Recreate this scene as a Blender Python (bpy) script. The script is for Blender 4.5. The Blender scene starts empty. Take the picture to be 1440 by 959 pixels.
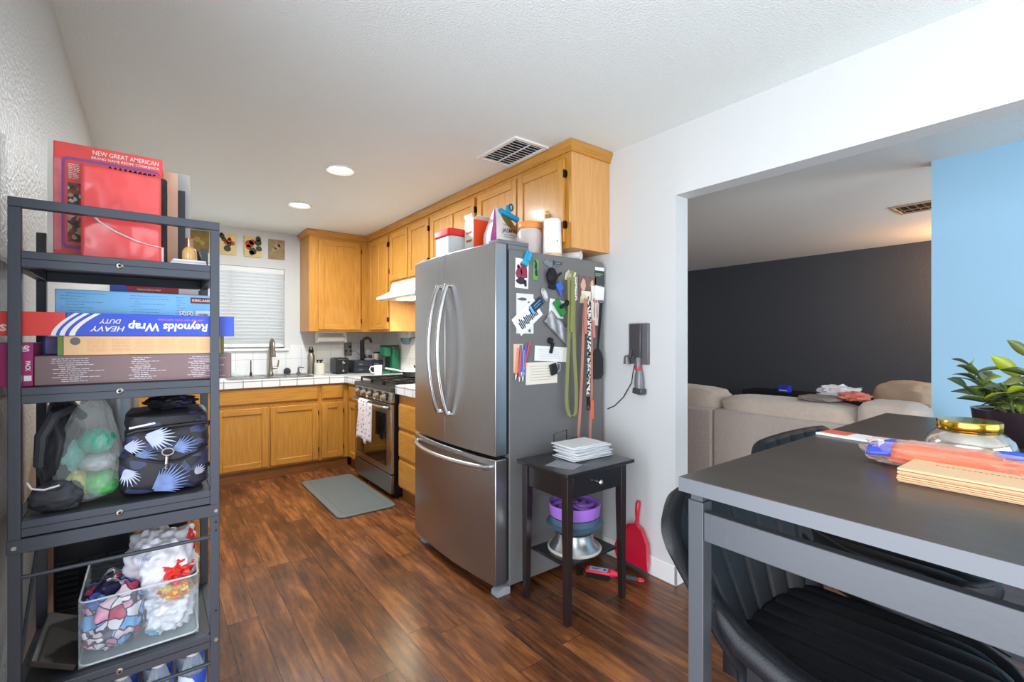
import bpy, bmesh, math, random
from mathutils import Vector, Matrix, noise
random.seed(7)
PI = math.pi
scene = bpy.context.scene
COL = scene.collection

# ------------------------------------------------------------------ colour / materials
def lin(c):
    out = []
    for v in c:
        v = v / 255.0
        out.append(v / 12.92 if v <= 0.04045 else ((v + 0.055) / 1.055) ** 2.4)
    return (out[0], out[1], out[2], 1.0)

MATS = {}
def mat(name, rgb, rough=0.5, metal=0.0, bump=0.0, bscale=60.0, var=0.0, vscale=6.0, spec=0.5,
        stretch=(1, 1, 1), trans=0.0, emit=0.0, coat=0.0, alpha=1.0, sheen=0.0, ior=1.45):
    if name in MATS: return MATS[name]
    m = bpy.data.materials.new(name); m.use_nodes = True
    nt = m.node_tree; b = nt.nodes['Principled BSDF']; L = nt.links
    base = lin(rgb)
    b.inputs['Base Color'].default_value = base
    b.inputs['Roughness'].default_value = rough
    b.inputs['Metallic'].default_value = metal
    b.inputs['Specular IOR Level'].default_value = spec
    b.inputs['IOR'].default_value = ior
    b.inputs['Transmission Weight'].default_value = trans
    b.inputs['Coat Weight'].default_value = coat
    b.inputs['Coat Roughness'].default_value = 0.12
    b.inputs['Alpha'].default_value = alpha
    b.inputs['Sheen Weight'].default_value = sheen
    if emit > 0:
        b.inputs['Emission Color'].default_value = base
        b.inputs['Emission Strength'].default_value = emit
    tc = nt.nodes.new('ShaderNodeTexCoord')
    if bump > 0 or var > 0:
        mp = nt.nodes.new('ShaderNodeMapping'); mp.inputs['Scale'].default_value = stretch
        L.new(tc.outputs['Object'], mp.inputs['Vector'])
    if var > 0:
        n = nt.nodes.new('ShaderNodeTexNoise'); n.inputs['Scale'].default_value = vscale
        n.inputs['Detail'].default_value = 5
        L.new(mp.outputs[0], n.inputs['Vector'])
        r = nt.nodes.new('ShaderNodeValToRGB')
        r.color_ramp.elements[0].position = 0.3; r.color_ramp.elements[1].position = 0.7
        r.color_ramp.elements[0].color = tuple(v * (1 - var) for v in base[:3]) + (1,)
        r.color_ramp.elements[1].color = tuple(min(1, v * (1 + var)) for v in base[:3]) + (1,)
        L.new(n.outputs['Fac'], r.inputs['Fac']); L.new(r.outputs[0], b.inputs['Base Color'])
    if bump > 0:
        n2 = nt.nodes.new('ShaderNodeTexNoise'); n2.inputs['Scale'].default_value = bscale
        n2.inputs['Detail'].default_value = 3
        L.new(mp.outputs[0], n2.inputs['Vector'])
        bp = nt.nodes.new('ShaderNodeBump'); bp.inputs['Strength'].default_value = bump
        bp.inputs['Distance'].default_value = 0.004
        L.new(n2.outputs['Fac'], bp.inputs['Height']); L.new(bp.outputs[0], b.inputs['Normal'])
    MATS[name] = m
    return m

def wood(name, c0, c1, axis='Z', rough=0.42, coat=0.10, freq=26.0):
    """honey oak with grain stretched along one axis"""
    if name in MATS: return MATS[name]
    m = bpy.data.materials.new(name); m.use_nodes = True
    nt = m.node_tree; b = nt.nodes['Principled BSDF']; L = nt.links
    tc = nt.nodes.new('ShaderNodeTexCoord')
    mp = nt.nodes.new('ShaderNodeMapping')
    s = {'Z': (1, 1, .06), 'X': (.06, 1, 1), 'Y': (1, .06, 1)}[axis]
    mp.inputs['Scale'].default_value = s
    L.new(tc.outputs['Object'], mp.inputs['Vector'])
    n1 = nt.nodes.new('ShaderNodeTexNoise'); n1.inputs['Scale'].default_value = 90; n1.inputs['Detail'].default_value = 4
    L.new(mp.outputs[0], n1.inputs['Vector'])
    n2 = nt.nodes.new('ShaderNodeTexNoise'); n2.inputs['Scale'].default_value = 7; n2.inputs['Detail'].default_value = 2
    L.new(mp.outputs[0], n2.inputs['Vector'])
    # growth rings: sine of the broad noise
    mu = nt.nodes.new('ShaderNodeMath'); mu.operation = 'MULTIPLY'; mu.inputs[1].default_value = freq * 4
    L.new(n2.outputs['Fac'], mu.inputs[0])
    si = nt.nodes.new('ShaderNodeMath'); si.operation = 'SINE'; L.new(mu.outputs[0], si.inputs[0])
    mr = nt.nodes.new('ShaderNodeMath'); mr.operation = 'MULTIPLY_ADD'; mr.inputs[1].default_value = .07; mr.inputs[2].default_value = .0
    L.new(si.outputs[0], mr.inputs[0])
    ad = nt.nodes.new('ShaderNodeMath'); ad.operation = 'ADD'
    L.new(mr.outputs[0], ad.inputs[0]); L.new(n1.outputs['Fac'], ad.inputs[1])
    r = nt.nodes.new('ShaderNodeValToRGB')
    r.color_ramp.elements[0].position = .22; r.color_ramp.elements[1].position = .78
    r.color_ramp.elements[0].color = lin(c0); r.color_ramp.elements[1].color = lin(c1)
    L.new(ad.outputs[0], r.inputs['Fac']); L.new(r.outputs[0], b.inputs['Base Color'])
    b.inputs['Roughness'].default_value = rough
    b.inputs['Coat Weight'].default_value = coat; b.inputs['Coat Roughness'].default_value = .15
    bp = nt.nodes.new('ShaderNodeBump'); bp.inputs['Strength'].default_value = .12; bp.inputs['Distance'].default_value = .002
    L.new(n1.outputs['Fac'], bp.inputs['Height']); L.new(bp.outputs[0], b.inputs['Normal'])
    MATS[name] = m
    return m

def voro(name, cols, scale=40, rough=.5, edge=False, trans=0.0, stretch=(1, 1, 1), distort=0.0):
    """printed pattern: random cells of the given colours (optionally dark outlines)"""
    if name in MATS: return MATS[name]
    m = bpy.data.materials.new(name); m.use_nodes = True
    nt = m.node_tree; b = nt.nodes['Principled BSDF']; L = nt.links
    tc = nt.nodes.new('ShaderNodeTexCoord'); mp = nt.nodes.new('ShaderNodeMapping'); mp.inputs['Scale'].default_value = stretch
    L.new(tc.outputs['Object'], mp.inputs['Vector'])
    vec = mp.outputs[0]
    if distort > 0:
        nn = nt.nodes.new('ShaderNodeTexNoise'); nn.inputs['Scale'].default_value = scale * .35
        L.new(vec, nn.inputs['Vector'])
        mx = nt.nodes.new('ShaderNodeVectorMath'); mx.operation = 'MULTIPLY_ADD'
        mx.inputs[1].default_value = (distort,) * 3
        L.new(nn.outputs['Color'], mx.inputs[0]); L.new(vec, mx.inputs[2]); vec = mx.outputs[0]
    v = nt.nodes.new('ShaderNodeTexVoronoi'); v.inputs['Scale'].default_value = scale
    L.new(vec, v.inputs['Vector'])
    sp = nt.nodes.new('ShaderNodeSeparateColor'); L.new(v.outputs['Color'], sp.inputs[0])
    r = nt.nodes.new('ShaderNodeValToRGB'); r.color_ramp.interpolation = 'CONSTANT'
    els = r.color_ramp.elements
    while len(els) < len(cols): els.new(.5)
    for i, c in enumerate(cols):
        els[i].position = i / len(cols); els[i].color = lin(c)
    L.new(sp.outputs[0], r.inputs['Fac'])
    out = r.outputs[0]
    if edge:
        v2 = nt.nodes.new('ShaderNodeTexVoronoi'); v2.feature = 'DISTANCE_TO_EDGE'; v2.inputs['Scale'].default_value = scale
        L.new(vec, v2.inputs['Vector'])
        lt = nt.nodes.new('ShaderNodeMath'); lt.operation = 'LESS_THAN'; lt.inputs[1].default_value = .045
        L.new(v2.outputs['Distance'], lt.inputs[0])
        mx2 = nt.nodes.new('ShaderNodeMix'); mx2.data_type = 'RGBA'
        L.new(lt.outputs[0], mx2.inputs[0]); L.new(out, mx2.inputs[6]); mx2.inputs[7].default_value = lin((30, 25, 60))
        out = mx2.outputs[2]
    L.new(out, b.inputs['Base Color'])
    b.inputs['Roughness'].default_value = rough; b.inputs['Transmission Weight'].default_value = trans
    MATS[name] = m
    return m

def film(name, rgb, clear=.6, rough=.15):
    """thin clear or tinted plastic: transparent mixed with a glossy, faintly white skin"""
    if name in MATS: return MATS[name]
    m = bpy.data.materials.new(name); m.use_nodes = True
    nt = m.node_tree; b = nt.nodes['Principled BSDF']; L = nt.links
    b.inputs['Base Color'].default_value = lin(rgb); b.inputs['Roughness'].default_value = rough
    t = nt.nodes.new('ShaderNodeBsdfTransparent'); t.inputs[0].default_value = (.97, .98, .98, 1)
    mx = nt.nodes.new('ShaderNodeMixShader')
    lw = nt.nodes.new('ShaderNodeLayerWeight'); lw.inputs['Blend'].default_value = .35
    ma = nt.nodes.new('ShaderNodeMath'); ma.operation = 'MULTIPLY_ADD'; ma.use_clamp = True
    ma.inputs[1].default_value = .6; ma.inputs[2].default_value = 1 - clear
    L.new(lw.outputs['Facing'], ma.inputs[0]); L.new(ma.outputs[0], mx.inputs[0])
    L.new(t.outputs[0], mx.inputs[1]); L.new(b.outputs[0], mx.inputs[2])
    L.new(mx.outputs[0], nt.nodes['Material Output'].inputs[0])
    MATS[name] = m
    return m

# ------------------------------------------------------------------ geometry
class G:
    def __init__(s): s.bm = bmesh.new(); s.mi = 0
    def _tag(s, faces):
        for f in faces: f.material_index = s.mi
    def box(s, x0, y0, z0, x1, y1, z1):
        x0, x1 = min(x0, x1), max(x0, x1); y0, y1 = min(y0, y1), max(y0, y1); z0, z1 = min(z0, z1), max(z0, z1)
        v = [s.bm.verts.new(p) for p in ((x0,y0,z0),(x1,y0,z0),(x1,y1,z0),(x0,y1,z0),(x0,y0,z1),(x1,y0,z1),(x1,y1,z1),(x0,y1,z1))]
        fs = [s.bm.faces.new([v[i] for i in q]) for q in ((0,3,2,1),(4,5,6,7),(0,1,5,4),(1,2,6,5),(2,3,7,6),(3,0,4,7))]
        s._tag(fs); return s
    def obox(s, c, size, rot=(0, 0, 0)):
        M = Matrix.Translation(c) @ (Matrix.Rotation(rot[2], 4, 'Z') @ Matrix.Rotation(rot[1], 4, 'Y') @ Matrix.Rotation(rot[0], 4, 'X'))
        g = G(); hx, hy, hz = size[0]/2, size[1]/2, size[2]/2
        g.box(-hx, -hy, -hz, hx, hy, hz); g.xf(M); s.merge(g); return s
    def merge(s, g):
        mp = {}
        for v in g.bm.verts: mp[v] = s.bm.verts.new(v.co)
        for f in g.bm.faces:
            nf = s.bm.faces.new([mp[v] for v in f.verts]); nf.material_index = f.material_index if g.mi else s.mi
        return s
    def xf(s, M):
        for v in s.bm.verts: v.co = M @ v.co
        return s
    def ring(s, c, ax, r, n, up=None):
        ax = Vector(ax).normalized()
        u = Vector(up) if up else (Vector((0, 0, 1)) if abs(ax.z) < .9 else Vector((1, 0, 0)))
        u = (u - ax * u.dot(ax)).normalized(); w = ax.cross(u)
        return [s.bm.verts.new(Vector(c) + (u * math.cos(2*PI*i/n) + w * math.sin(2*PI*i/n)) * r) for i in range(n)]
    def cyl(s, p0, p1, r0, r1=None, n=20):
        r1 = r0 if r1 is None else r1
        ax = Vector(p1) - Vector(p0)
        a = s.ring(p0, ax, r0, n); b = s.ring(p1, ax, r1, n)
        fs = [s.bm.faces.new((a[i], a[(i+1) % n], b[(i+1) % n], b[i])) for i in range(n)]
        fs.append(s.bm.faces.new(list(reversed(a)))); fs.append(s.bm.faces.new(b)); s._tag(fs); return s
    def tube(s, pts, r, n=8, cap=True):
        pts = [Vector(p) for p in pts]; rings = []
        up = None
        for i, p in enumerate(pts):
            t = (pts[min(i+1, len(pts)-1)] - pts[max(i-1, 0)]).normalized()
            if up is None: up = Vector((0, 0, 1)) if abs(t.z) < .9 else Vector((1, 0, 0))
            up = (up - t * up.dot(t)).normalized()
            rr = r[i] if isinstance(r, (list, tuple)) else r
            rings.append(s.ring(p, t, rr, n, up))
        fs = []
        for a, b in zip(rings, rings[1:]):
            fs += [s.bm.faces.new((a[i], a[(i+1) % n], b[(i+1) % n], b[i])) for i in range(n)]
        if cap: fs.append(s.bm.faces.new(list(reversed(rings[0])))); fs.append(s.bm.faces.new(rings[-1]))
        s._tag(fs); return s
    def lathe(s, prof, c=(0, 0, 0), n=32, sx=1, sy=1):
        rings = []
        for r, z in prof:
            if r < 1e-5: rings.append([s.bm.verts.new((c[0], c[1], c[2] + z))])
            else: rings.append([s.bm.verts.new((c[0] + sx*r*math.cos(2*PI*i/n), c[1] + sy*r*math.sin(2*PI*i/n), c[2] + z)) for i in range(n)])
        fs = []
        for a, b in zip(rings, rings[1:]):
            for i in range(n):
                j = (i+1) % n
                if len(a) == 1 and len(b) == 1: continue
                if len(a) == 1: fs.append(s.bm.faces.new((a[0], b[j], b[i])))
                elif len(b) == 1: fs.append(s.bm.faces.new((a[i], a[j], b[0])))
                else: fs.append(s.bm.faces.new((a[i], a[j], b[j], b[i])))
        s._tag(fs); return s
    def prism(s, poly, axis, a0, a1):
        def P(p, a):
            return {'X': (a, p[0], p[1]), 'Y': (p[0], a, p[1]), 'Z': (p[0], p[1], a)}[axis]
        A = [s.bm.verts.new(P(p, a0)) for p in poly]; B = [s.bm.verts.new(P(p, a1)) for p in poly]
        n = len(poly)
        fs = [s.bm.faces.new((A[i], A[(i+1) % n], B[(i+1) % n], B[i])) for i in range(n)]
        fs.append(s.bm.faces.new(list(reversed(A)))); fs.append(s.bm.faces.new(B)); s._tag(fs); return s
    def grid(s, fn, nu, nv, closed_u=False):
        V = [[s.bm.verts.new(fn(i/nu, j/nv)) for j in range(nv+1)] for i in range(nu + (0 if closed_u else 1))]
        fs = []
        for i in range(nu):
            a = V[i]; b = V[(i+1) % len(V)]
            for j in range(nv): fs.append(s.bm.faces.new((a[j], b[j], b[j+1], a[j+1])))
        s._tag(fs); return s
    def blob(s, c, r, amp=.1, fr=3.0, seed=0, nu=28, nv=18, flat=None, p=1.0):
        """rounded lump: superellipsoid with noise; r=(rx,ry,rz)"""
        c = Vector(c); off = Vector((seed*3.7, seed*1.9, seed*5.1))
        def sg(v, e): return math.copysign(abs(v)**e, v)
        rings = []
        for j in range(1, nv):
            th = PI*j/nv - PI/2
            row = []
            for i in range(nu):
                ph = 2*PI*i/nu
                d = Vector((sg(math.cos(th), p)*sg(math.cos(ph), p), sg(math.cos(th), p)*sg(math.sin(ph), p), sg(math.sin(th), p)))
                k = 1 + amp*noise.noise(d*fr + off) + amp*.5*noise.noise(d*fr*2.7 + off)
                q = Vector((d.x*r[0]*k, d.y*r[1]*k, d.z*r[2]*k))
                if flat is not None and q.z < flat*r[2]: q.z = flat*r[2]
                row.append(s.bm.verts.new(c + q))
            rings.append(row)
        zb = -r[2] if flat is None else flat*r[2]
        bot = s.bm.verts.new(c + Vector((0, 0, zb))); top = s.bm.verts.new(c + Vector((0, 0, r[2]*(1+amp*.2))))
        fs = []
        for a, b in zip(rings, rings[1:]):
            fs += [s.bm.faces.new((a[i], a[(i+1) % nu], b[(i+1) % nu], b[i])) for i in range(nu)]
        fs += [s.bm.faces.new((bot, rings[0][(i+1) % nu], rings[0][i])) for i in range(nu)]
        fs += [s.bm.faces.new((top, rings[-1][i], rings[-1][(i+1) % nu])) for i in range(nu)]
        s._tag(fs); return s

ROOTM = {}
def obj(name, g, m, parent=None, bev=0.0, seg=2, smooth=True, label=None, cat=None, group=None, kind=None, solid=0.0, sub=0, ang=38, local=False):
    bm = g.bm
    bmesh.ops.recalc_face_normals(bm, faces=bm.faces[:])
    M = None
    if parent is not None and not local:
        r = parent
        while r.parent is not None: r = r.parent
        M = ROOTM.get(r.name)
        if M is None: M = Matrix.Translation(r.location)
        bmesh.ops.transform(bm, matrix=M.inverted(), verts=bm.verts[:])
    loc = None
    if parent is None:
        xs = [v.co.x for v in bm.verts]; ys = [v.co.y for v in bm.verts]; zs = [v.co.z for v in bm.verts]
        loc = Vector(((min(xs)+max(xs))/2, (min(ys)+max(ys))/2, min(zs)))
        bmesh.ops.translate(bm, vec=-loc, verts=bm.verts[:])
    me = bpy.data.meshes.new(name); bm.to_mesh(me); bm.free()
    ms = m if isinstance(m, (list, tuple)) else [m]
    for x in ms: me.materials.append(x)
    if smooth:
        for p in me.polygons: p.use_smooth = True
        me.set_sharp_from_angle(angle=math.radians(ang))
    o = bpy.data.objects.new(name, me); COL.objects.link(o)
    if parent is not None: o.parent = parent
    if loc is not None:
        o.location = loc; ROOTM[o.name] = Matrix.Translation(loc)
    if solid:
        md = o.modifiers.new('solid', 'SOLIDIFY'); md.thickness = solid; md.offset = 0
    if sub:
        md = o.modifiers.new('sub', 'SUBSURF'); md.levels = sub; md.render_levels = sub
    if bev:
        md = o.modifiers.new('bev', 'BEVEL'); md.width = bev; md.segments = seg; md.limit_method = 'ANGLE'; md.angle_limit = math.radians(40)
    if label: o['label'] = label
    if cat: o['category'] = cat
    if group: o['group'] = group
    if kind: o['kind'] = kind
    return o

def thing(name, label, cat, loc=(0, 0, 0), rz=0.0, group=None, M=None):
    o = bpy.data.objects.new(name, None); COL.objects.link(o); o.empty_display_size = .05
    if M is None: M = Matrix.Translation(loc) @ Matrix.Rotation(rz, 4, 'Z')
    o.matrix_world = M; ROOTM[o.name] = M.copy()
    o['label'] = label; o['category'] = cat
    if group: o['group'] = group
    return o

def struct(name, g, m, parent=None, **k):
    o = obj(name, g, m, parent, **k)
    if parent is None: o['kind'] = 'structure'
    return o

def copy_tree(o, parent=None):
    c = o.copy(); COL.objects.link(c)
    if parent is not None: c.parent = parent
    for ch in list(o.children): copy_tree(ch, c)
    return c

def text_g(s, h, center, R, U, w=None, ex=.0003, bold=0.0, shear=0.0):
    """lettering as mesh; R = reading direction, U = up; h = cap height"""
    cu = bpy.data.curves.new('t', 'FONT'); cu.body = s; cu.size = 1; cu.extrude = 0.0; cu.offset = bold; cu.shear = shear
    cu.resolution_u = 2
    ob = bpy.data.objects.new('t', cu); COL.objects.link(ob)
    dg = bpy.context.evaluated_depsgraph_get()
    me = bpy.data.meshes.new_from_object(ob.evaluated_get(dg))
    g = G(); g.bm.from_mesh(me)
    bpy.data.objects.remove(ob); bpy.data.curves.remove(cu); bpy.data.meshes.remove(me)
    xs = [v.co.x for v in g.bm.verts]; ys = [v.co.y for v in g.bm.verts]
    if not xs: return g
    cx, cy = (min(xs)+max(xs))/2, .35
    k = h / .72; kx = k if w is None else w / (max(xs)-min(xs))
    R = Vector(R).normalized(); U = Vector(U).normalized(); N = R.cross(U)
    c = Vector(center) + N * ex
    for v in g.bm.verts: v.co = c + R*((v.co.x-cx)*kx) + U*((v.co.y-cy)*k)
    return g

def lines_g(g, x0, x1, z0, z1, rows, y, jag=.25, seed=1, th=.4):
    """rows of unreadable fine print on a face looking towards -Y: thin raised strips"""
    rr = random.Random(seed); dz = (z1-z0)/rows
    for i in range(rows):
        z = z0 + (i+.3)*dz; x = x0 + rr.random()*jag*(x1-x0)*.3; xe = x1 - rr.random()*jag*(x1-x0)
        while x < xe:
            w = min(.004 + rr.random()*.012, xe-x)
            g.box(x, y-.0003, z, x+w, y, z+dz*th); x += w + .0018
    return g

def card(name, cx, cz, w, h, ang, m, y, label, cat, th=.0012, group=None):
    """a flat sheet stuck on the fridge side (faces -Y)"""
    g = G(); g.obox((0, 0, 0), (w, th, h))
    g.xf(Matrix.Translation((cx, y, cz)) @ Matrix.Rotation(ang, 4, 'Y'))
    return obj(name, g, m, None, label=label, cat=cat, group=group)
# ------------------------------------------------------------------ materials
M_wall = mat('wall_paint', (211, 212, 211), .65, bump=.25, bscale=130)
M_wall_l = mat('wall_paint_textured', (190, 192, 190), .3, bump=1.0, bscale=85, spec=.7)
M_ceil = mat('ceiling_paint', (236, 242, 240), .7, bump=.9, bscale=120)
M_dark = mat('charcoal_wall_paint', (72, 76, 83), .5, bump=1.0, bscale=45, spec=.5)
M_blue = mat('sky_blue_wall_paint', (166, 210, 237), .6, bump=.2, bscale=130)
M_white = mat('white_gloss', (236, 236, 234), .35)
M_black = mat('black_plastic', (22, 23, 25), .4)
M_rub = mat('black_rubber', (18, 18, 20), .7)
M_steel = mat('brushed_steel', (176, 176, 174), .28, 1.0, bump=.05, bscale=30, stretch=(1, 1, 40))
M_chrome = mat('chrome', (215, 215, 212), .12, 1.0)
M_nickel = mat('brushed_nickel', (150, 145, 135), .3, 1.0)
M_bronze = mat('dark_bronze', (52, 42, 34), .4, .8)
M_paper = mat('white_paper', (236, 236, 234), .7)
OAK0, OAK1 = (178, 118, 38), (205, 147, 62)
M_oakZ = wood('honey_oak_upright', OAK0, OAK1, 'Z')
M_oakX = wood('honey_oak_lengthwise', OAK0, OAK1, 'X')
M_oakY = wood('honey_oak_along_run', OAK0, OAK1, 'Y')
M_oakPale = wood('oak_side_veneer', (208, 150, 86), (222, 168, 104), 'Z', rough=.45, coat=.05)

def floor_mat():
    m = bpy.data.materials.new('dark_plank_floor'); m.use_nodes = True
    nt = m.node_tree; b = nt.nodes['Principled BSDF']; L = nt.links; N = nt.nodes.new
    tc = N('ShaderNodeTexCoord'); mp = N('ShaderNodeMapping'); mp.inputs['Rotation'].default_value = (0, 0, PI/2)
    L.new(tc.outputs['Object'], mp.inputs['Vector'])
    br = N('ShaderNodeTexBrick'); br.offset = 0
    br.inputs['Scale'].default_value = 1; br.inputs['Brick Width'].default_value = 1.22
    br.inputs['Row Height'].default_value = .125; br.inputs['Mortar Size'].default_value = .0012
    br.inputs['Mortar Smooth'].default_value = .2; br.inputs['Bias'].default_value = 0
    br.inputs['Color1'].default_value = (0, 0, 0, 1); br.inputs['Color2'].default_value = (1, 1, 1, 1)
    br.inputs['Mortar'].default_value = (.5, .5, .5, 1)
    # every plank row is shifted by its own random amount
    sx = N('ShaderNodeSeparateXYZ'); L.new(mp.outputs[0], sx.inputs[0])
    dv = N('ShaderNodeMath'); dv.operation = 'DIVIDE'; dv.inputs[1].default_value = .125; L.new(sx.outputs['Y'], dv.inputs[0])
    fl = N('ShaderNodeMath'); fl.operation = 'FLOOR'; L.new(dv.outputs[0], fl.inputs[0])
    wn = N('ShaderNodeTexWhiteNoise'); wn.noise_dimensions = '1D'; L.new(fl.outputs[0], wn.inputs['W'])
    sa = N('ShaderNodeMath'); sa.operation = 'MULTIPLY_ADD'; sa.inputs[1].default_value = 1.22; L.new(wn.outputs['Value'], sa.inputs[0]); L.new(sx.outputs['X'], sa.inputs[2])
    cx_ = N('ShaderNodeCombineXYZ'); L.new(sa.outputs[0], cx_.inputs['X']); L.new(sx.outputs['Y'], cx_.inputs['Y'])
    L.new(cx_.outputs[0], br.inputs['Vector'])
    # long dark streaks, blotches
    m2 = N('ShaderNodeMapping'); m2.inputs['Scale'].default_value = (1, .09, 1); L.new(tc.outputs['Object'], m2.inputs['Vector'])
    ad = N('ShaderNodeVectorMath'); ad.operation = 'MULTIPLY_ADD'; ad.inputs[1].default_value = (3.1, 7.7, 2.3)
    L.new(br.outputs['Color'], ad.inputs[0]); L.new(m2.outputs[0], ad.inputs[2])
    n1 = N('ShaderNodeTexNoise'); n1.inputs['Scale'].default_value = 38; n1.inputs['Detail'].default_value = 8; n1.inputs['Roughness'].default_value = .62
    L.new(ad.outputs[0], n1.inputs['Vector'])
    m3 = N('ShaderNodeMapping'); m3.inputs['Scale'].default_value = (1, .30, 1); L.new(tc.outputs['Object'], m3.inputs['Vector'])
    ad2 = N('ShaderNodeVectorMath'); ad2.operation = 'MULTIPLY_ADD'; ad2.inputs[1].default_value = (1.3, 5.7, 2.3)
    L.new(br.outputs['Color'], ad2.inputs[0]); L.new(m3.outputs[0], ad2.inputs[2])
    n2 = N('ShaderNodeTexNoise'); n2.inputs['Scale'].default_value = 7; n2.inputs['Detail'].default_value = 8; n2.inputs['Roughness'].default_value = .65
    L.new(ad2.outputs[0], n2.inputs['Vector'])
    mxv = N('ShaderNodeMath'); mxv.operation = 'MULTIPLY_ADD'; mxv.inputs[1].default_value = .5
    L.new(n1.outputs['Fac'], mxv.inputs[0])
    hv = N('ShaderNodeMath'); hv.operation = 'MULTIPLY'; hv.inputs[1].default_value = .5; L.new(n2.outputs['Fac'], hv.inputs[0]); L.new(hv.outputs[0], mxv.inputs[2])
    pl = N('ShaderNodeMath'); pl.operation = 'MULTIPLY_ADD'; pl.inputs[1].default_value = .10
    L.new(br.outputs['Color'], pl.inputs[0]); L.new(mxv.outputs[0], pl.inputs[2])
    r = N('ShaderNodeValToRGB'); e = r.color_ramp.elements
    e[0].position = .38; e[0].color = lin((52, 30, 19)); e[1].position = .70; e[1].color = lin((158, 100, 54))
    x = e.new(.50); x.color = lin((92, 54, 32)); x = e.new(.57); x.color = lin((114, 68, 38))
    L.new(pl.outputs[0], r.inputs['Fac'])
    mo = N('ShaderNodeMix'); mo.data_type = 'RGBA'; L.new(br.outputs['Fac'], mo.inputs[0]); L.new(r.outputs[0], mo.inputs[6]); mo.inputs[7].default_value = lin((36, 20, 13))
    L.new(mo.outputs[2], b.inputs['Base Color'])
    b.inputs['Roughness'].default_value = .27; b.inputs['Specular IOR Level'].default_value = .5
    bp = N('ShaderNodeBump'); bp.inputs['Strength'].default_value = .35; bp.inputs['Distance'].default_value = .003
    sb = N('ShaderNodeMath'); sb.operation = 'SUBTRACT'; L.new(n2.outputs['Fac'], sb.inputs[0]); L.new(br.outputs['Fac'], sb.inputs[1])
    L.new(sb.outputs[0], bp.inputs['Height']); L.new(bp.outputs[0], b.inputs['Normal'])
    return m
M_floor = floor_mat()

def tile_mat(name, sz, mort=.004, wcol=(232, 234, 235), gcol=(150, 150, 150), plane='XZ', off=(0, 0)):
    m = bpy.data.materials.new(name); m.use_nodes = True
    nt = m.node_tree; b = nt.nodes['Principled BSDF']; L = nt.links; N = nt.nodes.new
    tc = N('ShaderNodeTexCoord'); sp = N('ShaderNodeSeparateXYZ'); cb = N('ShaderNodeCombineXYZ')
    ge = N('ShaderNodeNewGeometry'); L.new(ge.outputs['Position'], sp.inputs[0])
    for k, ch in enumerate(plane):
        a = N('ShaderNodeMath'); a.operation = 'ADD'; a.inputs[1].default_value = off[k]
        L.new(sp.outputs[ch], a.inputs[0]); L.new(a.outputs[0], cb.inputs[k])
    br = N('ShaderNodeTexBrick'); br.offset = 0; br.inputs['Scale'].default_value = 1
    br.inputs['Brick Width'].default_value = sz; br.inputs['Row Height'].default_value = sz
    br.inputs['Mortar Size'].default_value = mort; br.inputs['Color1'].default_value = lin(wcol); br.inputs['Color2'].default_value = lin(wcol)
    br.inputs['Mortar'].default_value = lin(gcol); br.inputs['Mortar Smooth'].default_value = .1
    L.new(cb.outputs[0], br.inputs['Vector']); L.new(br.outputs['Color'], b.inputs['Base Color'])
    b.inputs['Roughness'].default_value = .2
    bp = N('ShaderNodeBump'); bp.inputs['Strength'].default_value = .4; bp.inputs['Distance'].default_value = .002; bp.invert = True
    L.new(br.outputs['Fac'], bp.inputs['Height']); L.new(bp.outputs[0], b.inputs['Normal'])
    return m
M_tileXY = tile_mat('white_counter_tile', .152, plane='XY', off=(.1, .04))
M_tileXZ = tile_mat('white_wall_tile', .155, .0018, gcol=(188, 188, 188), plane='XZ', off=(.1, -.015))
M_tileYZ = tile_mat('white_side_wall_tile', .155, .0018, gcol=(188, 188, 188), plane='YZ', off=(.1, -.015))
M_tileEdgeX = tile_mat('white_edge_tile', .152, plane='XZ', off=(.1, -.77))
M_tileEdgeY = tile_mat('white_edge_tile_side', .152, plane='YZ', off=(.04, -.77))

# ------------------------------------------------------------------ shell
ZC = 2.44; XL = -.265; XR = 2.216; YB = 5.47; YK = 1.462
g = G(); g.box(-.5, -2.75, -.05, 7.3, 6.2, 0); struct('floor', g, M_floor)
g = G(); g.box(-.5, -2.75, ZC, 7.3, 6.2, ZC+.06); struct('ceiling', g, M_ceil)
# left wall with the sliding-door opening behind the camera
g = G(); g.box(XL-.12, 1.15, 0, XL, YB+.12, ZC); g.box(XL-.12, -2.6, 0, XL, -1.5, ZC); g.box(XL-.12, -1.5, 2.14, XL, 1.15, ZC)
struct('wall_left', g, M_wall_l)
# back wall with the kitchen window
WX0, WX1, WZ0, WZ1 = .14, 1.13, 1.215, 2.055
g = G(); g.box(XL, YB, 0, WX0, YB+.12, ZC); g.box(WX1, YB, 0, XR+.12, YB+.12, ZC)
g.box(WX0, YB, 0, WX1, YB+.12, WZ0); g.box(WX0, YB, WZ1, WX1, YB+.12, ZC)
struct('wall_back', g, M_wall)
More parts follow.
